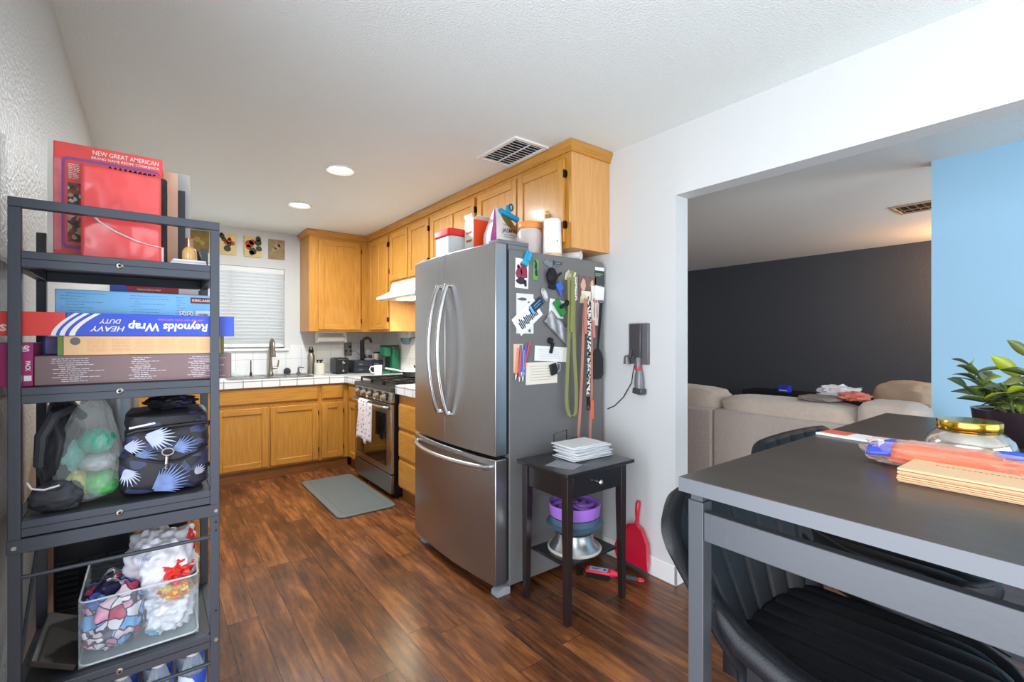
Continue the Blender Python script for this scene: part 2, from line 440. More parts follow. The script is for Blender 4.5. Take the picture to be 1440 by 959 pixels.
# wall between kitchen and living room, header over the opening
g = G(); g.box(XR, YK, 0, XR+.115, YB, ZC); g.box(XR, -2.6, 2.078, XR+.115, YK, ZC)
struct('wall_right', g, M_wall)
g = G(); g.box(7.08, -2.6, 0, 7.2, 6.12, ZC); struct('wall_living_far', g, M_dark)
g = G(); g.box(3.935, -2.6, 0, 4.05, .755, ZC); struct('wall_hall', g, M_blue)
g = G(); g.box(XR+.115, 6.0, 0, 7.08, 6.12, ZC); struct('wall_living_end', g, M_wall)
g = G(); g.box(4.05, -1.1, 0, 4.4, -1.0, ZC); g.box(6.6, -1.1, 0, 7.08, -1.0, ZC); g.box(4.4, -1.1, 0, 6.6, -1.0, .7); g.box(4.4, -1.1, 2.08, 6.6, -1.0, ZC); struct('wall_living_side', g, M_wall)
def wframe(name, x0, x1, z0, z1, y, n):
    g = G(); g.box(x0, y, z0, x1, y+.04, z0+.05); g.box(x0, y, z1-.05, x1, y+.04, z1)
    for i in range(n+1):
        x = x0+(x1-x0-.05)*i/n; g.box(x, y, z0+.05, x+.05, y+.04, z1-.05)
    return struct(name, g, M_white, bev=.003)
wframe('window_2', .4, 3.4, .25, 2.1, -2.66, 3); wframe('window_3', 4.4, 6.6, .7, 2.08, -1.07, 2)
g = G(); g.box(XL-.12, -2.72, 0, .4, -2.6, ZC); g.box(3.4, -2.72, 0, 4.05, -2.6, ZC); g.box(.4, -2.72, 2.1, 3.4, -2.6, ZC); g.box(.4, -2.72, 0, 3.4, -2.6, .25)
struct('wall_front', g, M_wall)
# baseboards (kitchen side wall and its end)
def bb(name, g): return struct(name, g, M_white, bev=.004)
g = G(); g.box(XR-.013, YK-.013, 0, XR, 2.0, .105); g.box(XR-.013, YK-.013, 0, XR+.128, YK, .105); bb('baseboard_right', g)
g = G(); g.box(XL, 1.16, 0, XL+.013, YB-.62, .105); bb('baseboard_left', g)
# rounded plaster bead down the corner of the wall end
# window: frame, glass, sill
w = struct('window_1', G().box(WX0, YB+.06, WZ0, WX0+.04, YB+.1, WZ1).box(WX1-.04, YB+.06, WZ0, WX1, YB+.1, WZ1).box(WX0, YB+.06, WZ0, WX1, YB+.1, WZ0+.04).box(WX0, YB+.06, WZ1-.04, WX1, YB+.1, WZ1).box((WX0+WX1)/2-.02, YB+.06, WZ0, (WX0+WX1)/2+.02, YB+.1, WZ1), M_white, bev=.002)
obj('glass_pane', G().box(WX0+.04, YB+.078, WZ0+.04, WX1-.04, YB+.082, WZ1-.04), film('window_glass', (235, 245, 250), .93, .02), w)
struct('trim_1', G().box(WX0-.03, YB-.035, WZ0-.028, WX1+.035, YB+.06, WZ0), M_white, bev=.004)

# blind: headrail, slats, bottom rail, cords
t = thing('window_blind', 'white horizontal slat blind closed over the window behind the sink', 'blind', ((WX0+WX1)/2, YB+.02, WZ0))
M_slat = mat('white_vinyl_slat', (222, 224, 224), .4)
obj('headrail', G().box(WX0+.004, YB+.0, WZ1-.055, WX1-.004, YB+.045, WZ1-.003), M_slat, t, bev=.003)
g = G(); n = 21
for i in range(n):
    z = WZ0+.062 + i*(WZ1-.075-WZ0-.062)/(n-1)
    g.obox(((WX0+WX1)/2, YB+.022, z), (WX1-WX0-.012, .046, .0028), (math.radians(-48), 0, 0))
obj('slats', g, M_slat, t)
obj('bottom_rail', G().box(WX0+.006, YB+.006, WZ0+.012, WX1-.006, YB+.04, WZ0+.038), M_slat, t, bev=.003)
g = G()
for x in (.3, .64, .98): g.cyl((x, YB-.001, WZ0+.03), (x, YB-.001, WZ1-.03), .0012, n=6)
obj('ladder_cord', g, M_slat, t)

# backsplash
struct('trim_2', G().box(XL+.001, YB-.008, .94, XR-.01, YB-.0005, 1.185).box(WX1+.05, YB-.008, 1.1855, XR-.01, YB-.0005, 1.25), M_tileXZ)
struct('trim_3', G().box(XR-.009, 2.9, .94, XR-.0005, YB-.0085, 1.25), M_tileYZ)

# ceiling vents
def vent(name, label, x0, x1, y0, y1, m, z=ZC, n=9, mb=None):
    t = thing(name, label, 'vent', ((x0+x1)/2, (y0+y1)/2, z-.012))
    g = G(); f = .026
    for a in ((x0, y0, x1, y0+f), (x0, y1-f, x1, y1), (x0, y0+f, x0+f, y1-f), (x1-f, y0+f, x1, y1-f)): g.box(a[0], a[1], z-.012, a[2], a[3], z-.0005)
    obj('frame', g, m, t, bev=.003)
    obj('duct_backing', G().box(x0+f, y0+f, z-.003, x1-f, y1-f, z-.001), mb or M_black, t)
    g = G()
    for i in range(n):
        y = y0+f + (i+.5)*(y1-y0-2*f)/n
        g.obox(((x0+x1)/2, y, z-.0085), (x1-x0-2*f, .013, .0016), (math.radians(35), 0, 0))
    g.box((x0+x1)/2-.004, y0+f, z-.0155, (x0+x1)/2+.004, y1-f, z-.012)
    obj('louvers', g, m, t)
    return t
vent('ceiling_vent', 'white louvered ceiling vent in front of the upper cabinets over the refrigerator', 1.60, 1.855, 2.06, 2.45, M_white, n=11)
vent('ceiling_vent', 'small brass toned vent on the living room ceiling near the blue wall', 5.02, 5.36, .92, 1.24, mat('tan_metal', (196, 170, 130), .5), n=5)

# recessed lights
M_lens = mat('light_lens', (255, 250, 240), .4, emit=9.0)
def downlight(x, y, label):
    t = thing('recessed_light', label, 'ceiling light', (x, y, ZC-.02), group='recessed lights in the kitchen ceiling')
    obj('trim_ring', G().lathe([(.072, 0), (.088, -.010), (.098, -.006), (.1, -.0005), (.072, -.0005), (.072, 0)], (x, y, ZC)), M_white, t)
    obj('lens', G().lathe([(0, -.003), (.06, -.003), (.069, -.001), (0, -.0008)], (x, y, ZC)), M_lens, t)
downlight(1.0, 3.19, 'recessed kitchen ceiling light nearer the refrigerator, the larger looking of two')
downlight(.99, 4.23, 'recessed kitchen ceiling light nearer the sink window, the farther of two')
# ------------------------------------------------------------------ cabinets
FB = 4.90    # face plane of the sink run (looks -Y)
FR = 1.615   # face plane of the stove run (looks -X)
UB = 5.09    # upper face, back wall
UR = 1.892   # upper face, right wall
def panel_door(parent, face, a0, a1, z0, z1, d, name='door', hinge=None, flat=False, fr=.056, mid=False):
    """framed door/drawer front. face 'Y' looks -Y at y=d (a along X); face 'X' looks -X at x=d (a along Y)."""
    def B(g, A0, A1, Z0, Z1, D0, D1):
        if face == 'Y': g.box(A0, d-D0, Z0, A1, d-D1, Z1)
        else: g.box(d-D0, A0, Z0, d-D1, A1, Z1)
    th = .019
    mh = M_oakX if face == 'Y' else M_oakY
    g = G()
    if flat:
        B(g, a0, a1, z0, z1, .012, 0.001); B(g, a0+.010, a1-.010, z0+.010, z1-.010, th, .012)
        o = obj(name, g, mh, parent, bev=.004)
    else:
        B(g, a0, a0+fr, z0, z1, th, .001); B(g, a1-fr, a1, z0, z1, th, .001)
        if mid:
            c = (a0+a1)/2; B(g, c-fr*.55, c+fr*.55, z0+fr, z1-fr, th, .001)
        g.mi = 1
        B(g, a0+fr, a1-fr, z0, z0+fr, th, .001); B(g, a0+fr, a1-fr, z1-fr, z1, th, .001)
        g.mi = 0
        B(g, a0+fr-.004, a1-fr+.004, z0+fr-.004, z1-fr+.004, .010, .003)
        o = obj(name, g, [M_oakZ, mh], parent, bev=.005)
    if hinge:
        for hz in (z0+.075, z1-.115) if z1-z0 > .3 else (z0+.03,):
            g = G(); s = -1 if hinge == 'lo' else 1
            e = a0 if hinge == 'lo' else a1
            B(g, e-.006 if s < 0 else e-.002, e+.002 if s < 0 else e+.006, hz, hz+.045, .023, .002)
            B(g, e-.012 if s < 0 else e+.002, e-.002 if s < 0 else e+.012, hz+.006, hz+.039, .004, .001)
            obj('hinge', g, M_bronze, o)
    return o

def carcass(parent, x0, y0, z0, x1, y1, z1, m=None):
    return obj('body', G().box(x0, y0, z0, x1, y1, z1), m or M_oakZ, parent, bev=.0015)

# sink base
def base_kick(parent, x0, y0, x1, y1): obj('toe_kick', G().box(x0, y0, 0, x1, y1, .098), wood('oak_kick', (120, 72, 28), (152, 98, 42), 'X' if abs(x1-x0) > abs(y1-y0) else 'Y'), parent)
t = thing('base_cabinet', 'honey oak sink base cabinet with two framed doors under a false drawer front', 'cabinet', (.88, 5.18, 0))
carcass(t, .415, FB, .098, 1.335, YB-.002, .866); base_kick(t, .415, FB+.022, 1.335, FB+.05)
panel_door(t, 'Y', .445, .869, .118, .672, FB, hinge='lo'); panel_door(t, 'Y', .887, 1.316, .118, .672, FB, hinge='hi')
panel_door(t, 'Y', .445, 1.316, .708, .845, FB, 'false_drawer_front', flat=True)
t = thing('base_cabinet', 'narrow honey oak base cabinet with one drawer and one door right of the sink doors', 'cabinet', (1.46, 5.18, 0))
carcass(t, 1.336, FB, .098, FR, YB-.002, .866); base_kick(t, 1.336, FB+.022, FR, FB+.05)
panel_door(t, 'Y', 1.352, 1.562, .118, .672, FB, hinge='hi'); panel_door(t, 'Y', 1.352, 1.562, .708, .845, FB, 'drawer', flat=True)
t = thing('base_cabinet', 'honey oak base cabinet left of the sink doors, mostly behind the metal rack', 'cabinet', (.07, 5.18, 0))
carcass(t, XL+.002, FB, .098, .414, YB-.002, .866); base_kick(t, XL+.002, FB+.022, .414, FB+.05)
panel_door(t, 'Y', -.20, .07, .118, .672, FB, hinge='lo'); panel_door(t, 'Y', .085, .395, .118, .672, FB, hinge='hi')
panel_door(t, 'Y', -.20, .07, .708, .845, FB, 'drawer', flat=True); panel_door(t, 'Y', .085, .395, .708, .845, FB, 'drawer', flat=True)
t = thing('base_cabinet', 'thin corner base cabinet squeezed between the sink run and the stove', 'cabinet', (1.9, 4.7, 0))
carcass(t, FR+.001, 4.515, .098, XR-.014, FB-.001, .866); base_kick(t, FR+.03, 4.515, FR+.06, FB-.001)
panel_door(t, 'X', 4.55, 4.84, .118, .672, FR, hinge='lo'); panel_door(t, 'X', 4.55, 4.84, .708, .845, FR, 'drawer', flat=True)
t = thing('base_cabinet', 'honey oak bank of drawers between the stove and the refrigerator', 'cabinet', (1.9, 3.25, 0))
carcass(t, FR, 2.88, .098, XR-.014, 3.632, .866); base_kick(t, FR+.03, 2.88, FR+.06, 3.632)
for z0, z1 in ((.112, .33), (.352, .568), (.588, .785), ): panel_door(t, 'X', 2.90, 3.615, z0, z1, FR, 'drawer', flat=True)

# upper cabinets
ZU = 1.39
t = thing('wall_cabinet', 'honey oak wall cabinet with one large door right of the window', 'cabinet', (1.58, 5.28, ZU))
carcass(t, 1.282, UB, ZU, UR, YB-.002, ZC-.004)
panel_door(t, 'Y', 1.37, 1.812, ZU+.02, 2.35, UB, hinge='hi')
t = thing('wall_cabinet', 'honey oak corner wall cabinet with a narrow double panel door beside the hood', 'cabinet', (2.05, 4.78, ZU))
carcass(t, UR+.001, 4.475, ZU, XR-.002, YB-.002, ZC-.004, M_oakPale)
obj('face_frame', G().box(UR-.001, 4.475, ZU, UR+.0005, UB-.001, ZC-.004), M_oakZ, t)
panel_door(t, 'X', 4.50, 5.0, ZU+.02, 2.35, UR-.001, hinge='lo', mid=True, fr=.05)
t = thing('wall_cabinet', 'short honey oak wall cabinet with two doors above the range hood', 'cabinet', (2.05, 4.04, 1.87))
carcass(t, UR, 3.61, 1.87, XR-.002, 4.473, ZC-.004)
panel_door(t, 'X', 4.045, 4.445, 1.885, 2.35, UR, hinge='hi'); panel_door(t, 'X', 3.63, 4.02, 1.885, 2.35, UR, hinge='lo')
t = thing('wall_cabinet', 'honey oak wall cabinet with one wide divided door between the hood and the refrigerator', 'cabinet', (2.05, 3.24, ZU))
carcass(t, UR, 2.882, ZU, XR-.002, 3.608, ZC-.004)
panel_door(t, 'X', 2.90, 3.59, ZU+.02, 2.35, UR, hinge='lo', mid=True)
t = thing('wall_cabinet', 'honey oak wall cabinet with two doors hanging over the refrigerator', 'cabinet', (2.05, 2.39, 1.832))
carcass(t, UR, 1.915, 1.832, XR-.002, 2.88, ZC-.004, M_oakPale)
obj('face_frame', G().box(UR-.0015, 1.915, 1.832, UR-.0002, 2.88, ZC-.004), M_oakZ, t)
panel_door(t, 'X', 2.40, 2.862, 1.868, 2.35, UR-.0015, hinge=None); panel_door(t, 'X', 1.958, 2.388, 1.868, 2.35, UR-.0015, hinge='lo')
# crown moulding following the cabinet fronts
def crown(g, p0, p1, nrm):
    """p0->p1 along the face, nrm outwards; the profile steps out towards the ceiling"""
    prof = [(0, -.062), (.010, -.062), (.010, -.046), (.016, -.04), (.022, -.024), (.026, -.018), (.026, -.003), (0, -.003)]
    A = []; B = []
    for d, z in prof:
        A.append(g.bm.verts.new((p0[0]+nrm[0][0]*d, p0[1]+nrm[0][1]*d, ZC+z))); B.append(g.bm.verts.new((p1[0]+nrm[1][0]*d, p1[1]+nrm[1][1]*d, ZC+z)))
    n = len(prof)
    for i in range(n): g.bm.faces.new((A[i], A[(i+1) % n], B[(i+1) % n], B[i]))
    g.bm.faces.new(A); g.bm.faces.new(B[::-1])
e = .0006
g = G()
crown(g, (1.282-e, YB-.003), (1.282-e, UB-.0-e), ((-1, 0), (-1, -1)))
crown(g, (1.282-e, UB-e), (UR-e-.0015, UB-e), ((-1, -1), (-1, -1)))
g2 = G()
crown(g2, (UR-.0022, UB-e), (UR-.0022, 1.915-e), ((-1, -1), (-1, -1)))
g3 = G(); crown(g3, (UR-.0022, 1.915-e), (XR-.001, 1.915-e), ((-1, -1), (0, -1)))
struct('trim_4', g, M_oakX); struct('trim_5', g2, M_oakY); struct('trim_6', g3, M_oakX)

# hood
t = thing('range_hood', 'white slanted under-cabinet range hood over the stove', 'hood', (2.0, 4.04, 1.70))
obj('body', G().prism([(XR-.01, 1.869), (UR+.005, 1.869), (UR-.02, 1.78), (1.74, 1.715), (1.735, 1.69), (1.75, 1.688), (XR-.01, 1.688)], 'Y', 3.615, 4.44), mat('white_enamel', (226, 228, 226), .3), t, bev=.004)
obj('light_lens', G().box(1.84, 3.8, 1.682, 1.98, 4.2, 1.6878), mat('hood_light_lens', (255, 228, 170), .4, emit=14), t)
obj('underside_filter', G().box(1.99, 3.68, 1.683, 2.17, 4.38, 1.6878), M_steel, t)

# countertops with tiled edges
g = G(); g.box(XL+.002, FB-.035, .868, XR-.010, YB-.009, .937)
g2 = G()
o = obj('countertop', G().box(XL+.002, FB-.022, .868, FR+.001, YB-.009, .936).box(FR+.001, 4.512, .868, XR-.010, YB-.009, .936), M_tileXY, label='white tiled L-shaped countertop around the sink and corner', cat='countertop')
obj('edge_tiles', G().box(XL+.002, FB-.034, .864, FR-.02, FB-.0225, .9365), M_tileEdgeX, o, bev=.003)
obj('side_edge_tiles', G().box(FR-.034, 4.512, .864, FR-.0225+.02, FB-.0345, .9365), M_tileEdgeY, o, bev=.003)
o = obj('countertop', G().box(FR-.012, 2.87, .868, XR-.010, 3.632, .936), M_tileXY, label='short white tiled countertop between the stove and the refrigerator', cat='countertop')
obj('edge_tiles', G().box(FR-.034, 2.87, .864, FR-.0125, 3.632, .9365), M_tileEdgeY, o, bev=.003)

# sink
t = thing('kitchen_sink', 'stainless steel double bowl drop-in sink in the white tile counter', 'sink', (.93, 5.17, .937))
SS = mat('sink_steel', (150, 150, 148), .3, 1.0)
def rr(x0, y0, x1, y1, r, n=5):
    pts = []
    for cx, cy, a in ((x1-r, y1-r, 0), (x0+r, y1-r, 90), (x0+r, y0+r, 180), (x1-r, y0+r, 270)):
        for i in range(n+1):
            b = math.radians(a + 90*i/n); pts.append((cx+r*math.cos(b), cy+r*math.sin(b)))
    return pts
g = G()
def hollow(g, o, i, z, depth):
    n = len(o); A = [g.bm.verts.new((p[0], p[1], z-.006)) for p in o]; B = [g.bm.verts.new((p[0], p[1], z)) for p in o]
    n2 = len(i); C = [g.bm.verts.new((p[0], p[1], z)) for p in i]; D = [g.bm.verts.new((p[0], p[1], z-depth)) for p in i]
    for k in range(n):
        j = (k+1) % n
        g.bm.faces.new((A[k], A[j], B[j], B[k])); g.bm.faces.new((B[k], B[j], C[j], C[k])); g.bm.faces.new((C[k], C[j], D[j], D[k]))
    g.bm.faces.new(D)
for x0, x1 in ((.56, .925), (.935, 1.3)): hollow(g, rr(x0, 4.94, x1, 5.40, .04), rr(x0+.025, 4.965, x1-.025, 5.33, .05), .943, .004)
obj('rim', g, SS, t)
g = G()
for x in (.742, 1.118): g.lathe([(0, .001), (.04, .001), (.045, .0035), (.05, .001)], (x, 5.14, .939), 24)
obj('drain', g, M_chrome, t)
# faucet
t = thing('kitchen_faucet', 'brushed nickel gooseneck pull-down faucet at the sink', 'faucet', (.975, 5.37, .944))
obj('base', G().lathe([(0, 0), (.028, 0), (.028, .01), (.023, .018), (.02, .06), (.017, .12), (0, .12)], (.975, 5.37, .944)), M_nickel, t)
pts = [(.975, 5.37, 1.05), (.975, 5.37, 1.23)] + [(.975, 5.37-.075+.075*math.cos(a), 1.23+.075*math.sin(a)) for a in [PI*i/10 for i in range(1, 10)]] + [(.975, 5.22, 1.22)]
obj('gooseneck', G().tube(pts, .0145, 12), M_nickel, t)
obj('spray_head', G().cyl((.975, 5.22, 1.225), (.975, 5.215, 1.13), .016, .021, 16), M_nickel, t)
obj('handle', G().cyl((.975, 5.37, 1.01), (1.04, 5.365, 1.015), .014, .012, 12).tube([(1.035, 5.365, 1.013), (1.046, 5.362, 1.05), (1.05, 5.358, 1.095)], [.010, .008, .007], 8), M_nickel, t)
t = thing('soap_dispenser', 'small nickel soap dispenser pump between the faucet and the steel bottle', 'soap dispenser', (1.245, 5.37, .944))
obj('pump_body', G().lathe([(0, 0), (.02, 0), (.02, .012), (.011, .02), (.010, .065), (0, .065)], (1.245, 5.37, .944), 16), M_nickel, t)
obj('spout', G().tube([(1.245, 5.37, 1.0), (1.247, 5.36, 1.014), (1.29, 5.33, 1.008)], .006, 8), M_nickel, t)
o = obj('dish_scrubber', G().lathe([(0, 0), (.03, .004), (.035, .02), (.032, .045), (.015, .062), (0, .064)], (1.14, 5.40, .944), 20), mat('dark_bristle', (60, 62, 60), .8, bump=1, bscale=200), label='round dark dish scrubber standing behind the sink, right of the faucet', cat='scrubber')
t = thing('dish_brush', 'thin black dish brush standing upright left of the faucet', 'brush', (.79, 5.33, .944))
obj('handle', G().cyl((.79, 5.33, .975), (.79, 5.33, 1.1), .006, .005, 8), M_black, t)
obj('brush_head', G().cyl((.79, 5.33, .944), (.79, 5.33, .98), .013, .010, 10), M_rub, t)
# things draining left of the sink
M_glassy = film('drinking_glass', (220, 230, 230), .6, .05)
for i, (x, y, a) in enumerate(((.60, 5.2, .3), (.66, 5.12, -.2))):
    t = thing('drinking_glass', ['clear drinking glass lying on its side by the sink, farther of two', 'clear drinking glass lying on its side by the sink, nearer of two'][i], 'glass', (x, y, .945), a)
    obj('tumbler', G().cyl((x-.05, y, .977), (x+.05, y, .977), .026, .032, 16), M_glassy, t)
# thermos + crock
t = thing('steel_bottle', 'tall steel water bottle with a black loop lid behind the cream crock', 'bottle', (1.362, 5.33, .937))
obj('bottle_body', G().lathe([(0, 0), (.036, 0), (.037, .01), (.037, .19), (.028, .22), (.02, .235), (0, .235)], (1.362, 5.33, .937), 24), mat('warm_steel', (160, 155, 138), .32, .9), t)
obj('lid', G().lathe([(.024, .228), (.028, .24), (.026, .262), (0, .265)], (1.362, 5.33, .937), 20).tube([(1.345, 5.33, 1.195), (1.35, 5.33, 1.225), (1.374, 5.33, 1.225), (1.379, 5.33, 1.195)], .006, 8), M_black, t)
t = thing('utensil_crock', 'cream ceramic utensil crock holding black utensils on the counter', 'crock', (1.415, 5.2, .937))
obj('crock_body', G().lathe([(0, 0), (.05, 0), (.054, .01), (.055, .125), (.05, .125), (.049, .012), (0, .01)], (1.415, 5.2, .937), 28), mat('cream_ceramic', (206, 205, 190), .35, var=.05), t)
g = G()
for dx, dy, h in ((.02, .0, .15), (-.02, .01, .145), (.0, -.02, .155)): g.cyl((1.415+dx*.5, 5.2+dy*.5, .95), (1.415+dx, 5.2+dy, .937+h), .006, .006, 8)
g.box(1.385, 5.19, 1.082, 1.448, 5.21, 1.094)
obj('utensil_handles', g, M_black, t)
# toaster
t = thing('toaster', 'black two slice toaster on the white tile counter', 'toaster', (1.635, 5.23, .937))
obj('shell', G().box(1.562, 5.12, .945, 1.70, 5.35, 1.108), mat('toaster_black', (28, 31, 36), .3), t, bev=.018, seg=4)
obj('slots', G().box(1.592, 5.15, 1.107, 1.612, 5.32, 1.1095).box(1.648, 5.15, 1.107, 1.668, 5.32, 1.1095), M_rub, t)
obj('lever', G().box(1.62, 5.105, 1.05, 1.65, 5.125, 1.062).box(1.632, 5.1185, .985, 1.638, 5.1205, 1.075), M_chrome, t)
obj('dial', G().cyl((1.635, 5.121, .972), (1.635, 5.112, .972), .014, .012, 16), M_chrome, t)
obj('feet', G().box(1.575, 5.14, .937, 1.69, 5.15, .946).box(1.575, 5.32, .937, 1.69, 5.33, .946), M_rub, t)
# outlet with plugs
t = thing('wall_outlet', 'grey multi plug outlet adapter on the tiled wall above the toaster', 'outlet', (1.80, YB-.02, 1.12))
obj('adapter', G().box(1.752, YB-.035, 1.122, 1.838, YB-.009, 1.272), mat('grey_plastic', (120, 124, 126), .5), t, bev=.012, seg=3)
g = G()
for x, z in ((1.765, 1.18), (1.812, 1.222), (1.82, 1.175)): g.cyl((x, YB-.036, z), (x, YB-.058, z), .011, .009, 10)
obj('plug', g, M_rub, t)
o = obj('power_cord', G().tube([(1.765, 5.412, 1.18), (1.75, 5.39, 1.16), (1.745, 5.37, 1.12), (1.72, 5.37, 1.06), (1.712, 5.36, .98), (1.712, 5.34, .96)], .0035, 6), M_rub, label='black power cord looping down from the outlet to the toaster', cat='cord')
o = obj('power_cord', G().tube([(1.82, 5.412, 1.175), (1.86, 5.39, 1.175), (1.90, 5.38, 1.14), (1.94, 5.39, 1.10), (1.95, 5.40, 1.07)], .0035, 6), M_rub, label='black power cord running right from the outlet behind the pod drawer', cat='cord')
# pod drawer
t = thing('pod_drawer', 'dark blue-grey two tier coffee pod drawer on the counter', 'organizer', (1.92, 5.28, .937))
MD = mat('drawer_charcoal', (42, 48, 58), .45)
obj('case', G().box(1.758, 5.12, .94, 2.085, 5.40, 1.075), MD, t, bev=.004)
for z in (.948, 1.008):
    d = obj('drawer', G().box(1.768, 5.108, z, 2.076, 5.119, z+.054), MD, t, bev=.002)
    for x in (1.82, 2.0): obj('pull', G().box(x-.022, 5.1, z+.024, x+.022, 5.108, z+.031), M_steel, d)
t = thing('milk_frother', 'tall black and bronze arched milk frother on the pod drawer', 'frother', (1.91, 5.3, 1.075))
obj('column', G().box(1.885, 5.27, 1.0765, 1.925, 5.32, 1.30), mat('navy_black', (28, 28, 44), .35), t, bev=.012, seg=3)
obj('arched_arm', G().tube([(1.91, 5.29, 1.285), (1.925, 5.28, 1.315), (1.96, 5.275, 1.325), (1.99, 5.27, 1.31), (2.0, 5.265, 1.27)], [.016, .017, .017, .016, .014], 12), mat('smoked_bronze', (84, 76, 66), .3, .7), t)
obj('dish', G().lathe([(0, 0), (.045, 0), (.058, .012), (.05, .014), (0, .01)], (1.955, 5.2, 1.0765), 24, 1.1, .8), M_white, t)
obj('platform', G().lathe([(0, 0), (.05, 0), (.05, .04), (.044, .055), (0, .055)], (1.975, 5.31, 1.0765), 24), mat('smoky_plastic', (58, 60, 62), .3), t)
t = thing('lidded_tumbler', 'small tan cup with a black lid on the pod drawer beside the green coffee maker', 'cup', (2.05, 5.25, 1.0765))
obj('cup_body', G().lathe([(0, 0), (.028, 0), (.035, .075), (.03, .075), (0, .07)], (2.045, 5.22, 1.0765), 20), mat('tan_cup', (176, 166, 148), .4), t)
obj('lid', G().lathe([(.037, .073), (.038, .084), (.03, .09), (0, .09)], (2.045, 5.22, 1.0765), 20), M_black, t)
# green coffee maker
t = thing('coffee_maker', 'emerald green single serve coffee maker in the counter corner', 'coffee maker', (2.13, 5.0, .937))
MG = mat('emerald_plastic', (14, 104, 70), .3, coat=.4); MG2 = mat('dark_green_plastic', (10, 58, 48), .35)
obj('back_tower', G().prism(rr(2.10, 4.90, 2.195, 5.10, .03), 'Z', .945, 1.21), MG, t, bev=.008)
obj('brew_head', G().prism(rr(2.02, 4.915, 2.11, 5.085, .03), 'Z', 1.12, 1.225), MG, t, bev=.008)
obj('top_lid', G().prism(rr(2.022, 4.91, 2.19, 5.09, .03), 'Z', 1.2255, 1.245), MG2, t, bev=.004)
obj('front_recess', G().box(2.085, 4.93, .965, 2.099, 5.07, 1.12), MG2, t)
obj('drip_tray', G().prism(rr(2.0, 4.915, 2.10, 5.085, .03), 'Z', .9375, .962), MG, t, bev=.004)
# mug
t = thing('coffee_mug', 'white ceramic mug on the counter in front of the pod drawer', 'mug', (1.90, 4.82, .937))
obj('cup', G().lathe([(0, 0), (.036, 0), (.04, .008), (.043, .10), (.040, .10), (.036, .01), (0, .008)], (1.905, 4.82, .937), 28), M_white, t)
obj('handle', G().tube([(1.868, 4.84, 1.02), (1.84, 4.853, 1.022), (1.828, 4.86, .99), (1.845, 4.853, .96), (1.868, 4.84, .955)], .0055, 8), M_white, t)
# paper towel holder
t = thing('towel_holder', 'white under-cabinet paper towel holder with a nearly empty roll', 'paper towel holder', (1.56, 5.3, 1.28))
obj('bracket', G().box(1.408, 5.25, 1.275, 1.418, 5.35, 1.389).box(1.705, 5.25, 1.275, 1.715, 5.35, 1.389).box(1.408, 5.25, 1.382, 1.715, 5.35, 1.389), M_white, t, bev=.002)
obj('roll', G().cyl((1.42, 5.3, 1.31), (1.703, 5.3, 1.31), .026, n=24), M_paper, t)
# saucepan with lid leaning + things by the stove back
t = thing('frying_pan', 'glass lidded steel pan with a long handle standing on the back burner', 'pan', (1.98, 4.1, .96))
obj('pan_body', G().lathe([(0, 0), (.11, 0), (.125, .045), (.122, .045), (.108, .004), (0, .004)], (2.0, 4.13, .9585), 32), M_steel, t)
obj('glass_lid', G().lathe([(.124, .046), (.10, .062), (.05, .074), (0, .078)], (2.0, 4.13, .9585), 32), film('lid_glass', (225, 232, 230), .55, .06), t, solid=.002)
obj('lid_knob', G().lathe([(0, .078), (.01, .08), (.018, .095), (.012, .105), (0, .106)], (2.0, 4.13, .9585), 16), M_black, t)
obj('handle', G().tube([(1.905, 4.2, .999), (1.86, 4.27, 1.014), (1.80, 4.36, 1.026)], [.009, .010, .012], 10), mat('pale_handle', (200, 204, 200), .35), t)
t = thing('wall_scoop', 'slate blue scoop hanging on the tiled wall behind the stove', 'scoop', (2.15, 4.25, 1.3))
obj('bowl', G().lathe([(0, -.05), (.035, -.045), (.055, -.01), (.058, .02), (.052, .02), (.03, -.038), (0, -.042)], (2.13, 4.62, 1.305), 20), mat('slate_blue', (70, 92, 112), .4), t)
obj('hook_handle', G().tube([(2.165, 4.58, 1.32), (2.185, 4.56, 1.325), (2.2065, 4.54, 1.33)], .007, 8), mat('slate_blue', (70, 92, 112), .4), t)

# ------------------------------------------------------------------ stove
RX = 1.548; Y0, Y1 = 3.64, 4.505
t = thing('gas_range', 'stainless steel gas range with five knobs and black grates', 'stove', (1.88, 4.07, 0))
MBk = mat('enamel_black', (16, 17, 19), .3)
obj('body', G().box(RX+.03, Y0, .03, XR-.012, Y1, .905), MBk, t, bev=.003)
obj('feet', G().box(RX+.06, Y0+.04, 0, RX+.1, Y0+.08, .031).box(RX+.06, Y1-.08, 0, RX+.1, Y1-.04, .031).box(2.1, Y0+.04, 0, 2.14, Y0+.08, .031), M_black, t)
obj('bottom_drawer', G().box(RX, Y0+.004, .045, RX+.029, Y1-.004, .195), mat('drawer_steel', (150, 148, 142), .34, 1.0, bump=.04, bscale=30, stretch=(1, 40, 1)), t, bev=.003)
MST = mat('stove_steel', (176, 172, 162), .28, 1.0, bump=.05, bscale=30, stretch=(1, 1, 40))
d = obj('oven_door', G().box(RX, Y0+.004, .205, RX+.029, Y1-.004, .775), MST, t, bev=.003)
obj('window_glass', G().box(RX-.003, Y0+.10, .26, RX-.0005, Y1-.07, .69), mat('oven_glass', (8, 8, 9), .06, coat=.5), d, bev=.001)
obj('handle', G().tube([(RX-.002, Y0+.05, .745), (RX-.035, Y0+.06, .748), (RX-.05, Y0+.12, .75), (RX-.056, (Y0+Y1)/2, .75), (RX-.05, Y1-.12, .75), (RX-.035, Y1-.06, .748), (RX-.002, Y1-.05, .745)], .0135, 12), M_steel, d)
obj('control_panel', G().prism([(RX-.002, .785), (RX+.03, .785), (RX+.05, .875), (RX+.012, .875)], 'Y', Y0+.002, Y1-.002), MST, t, bev=.003)
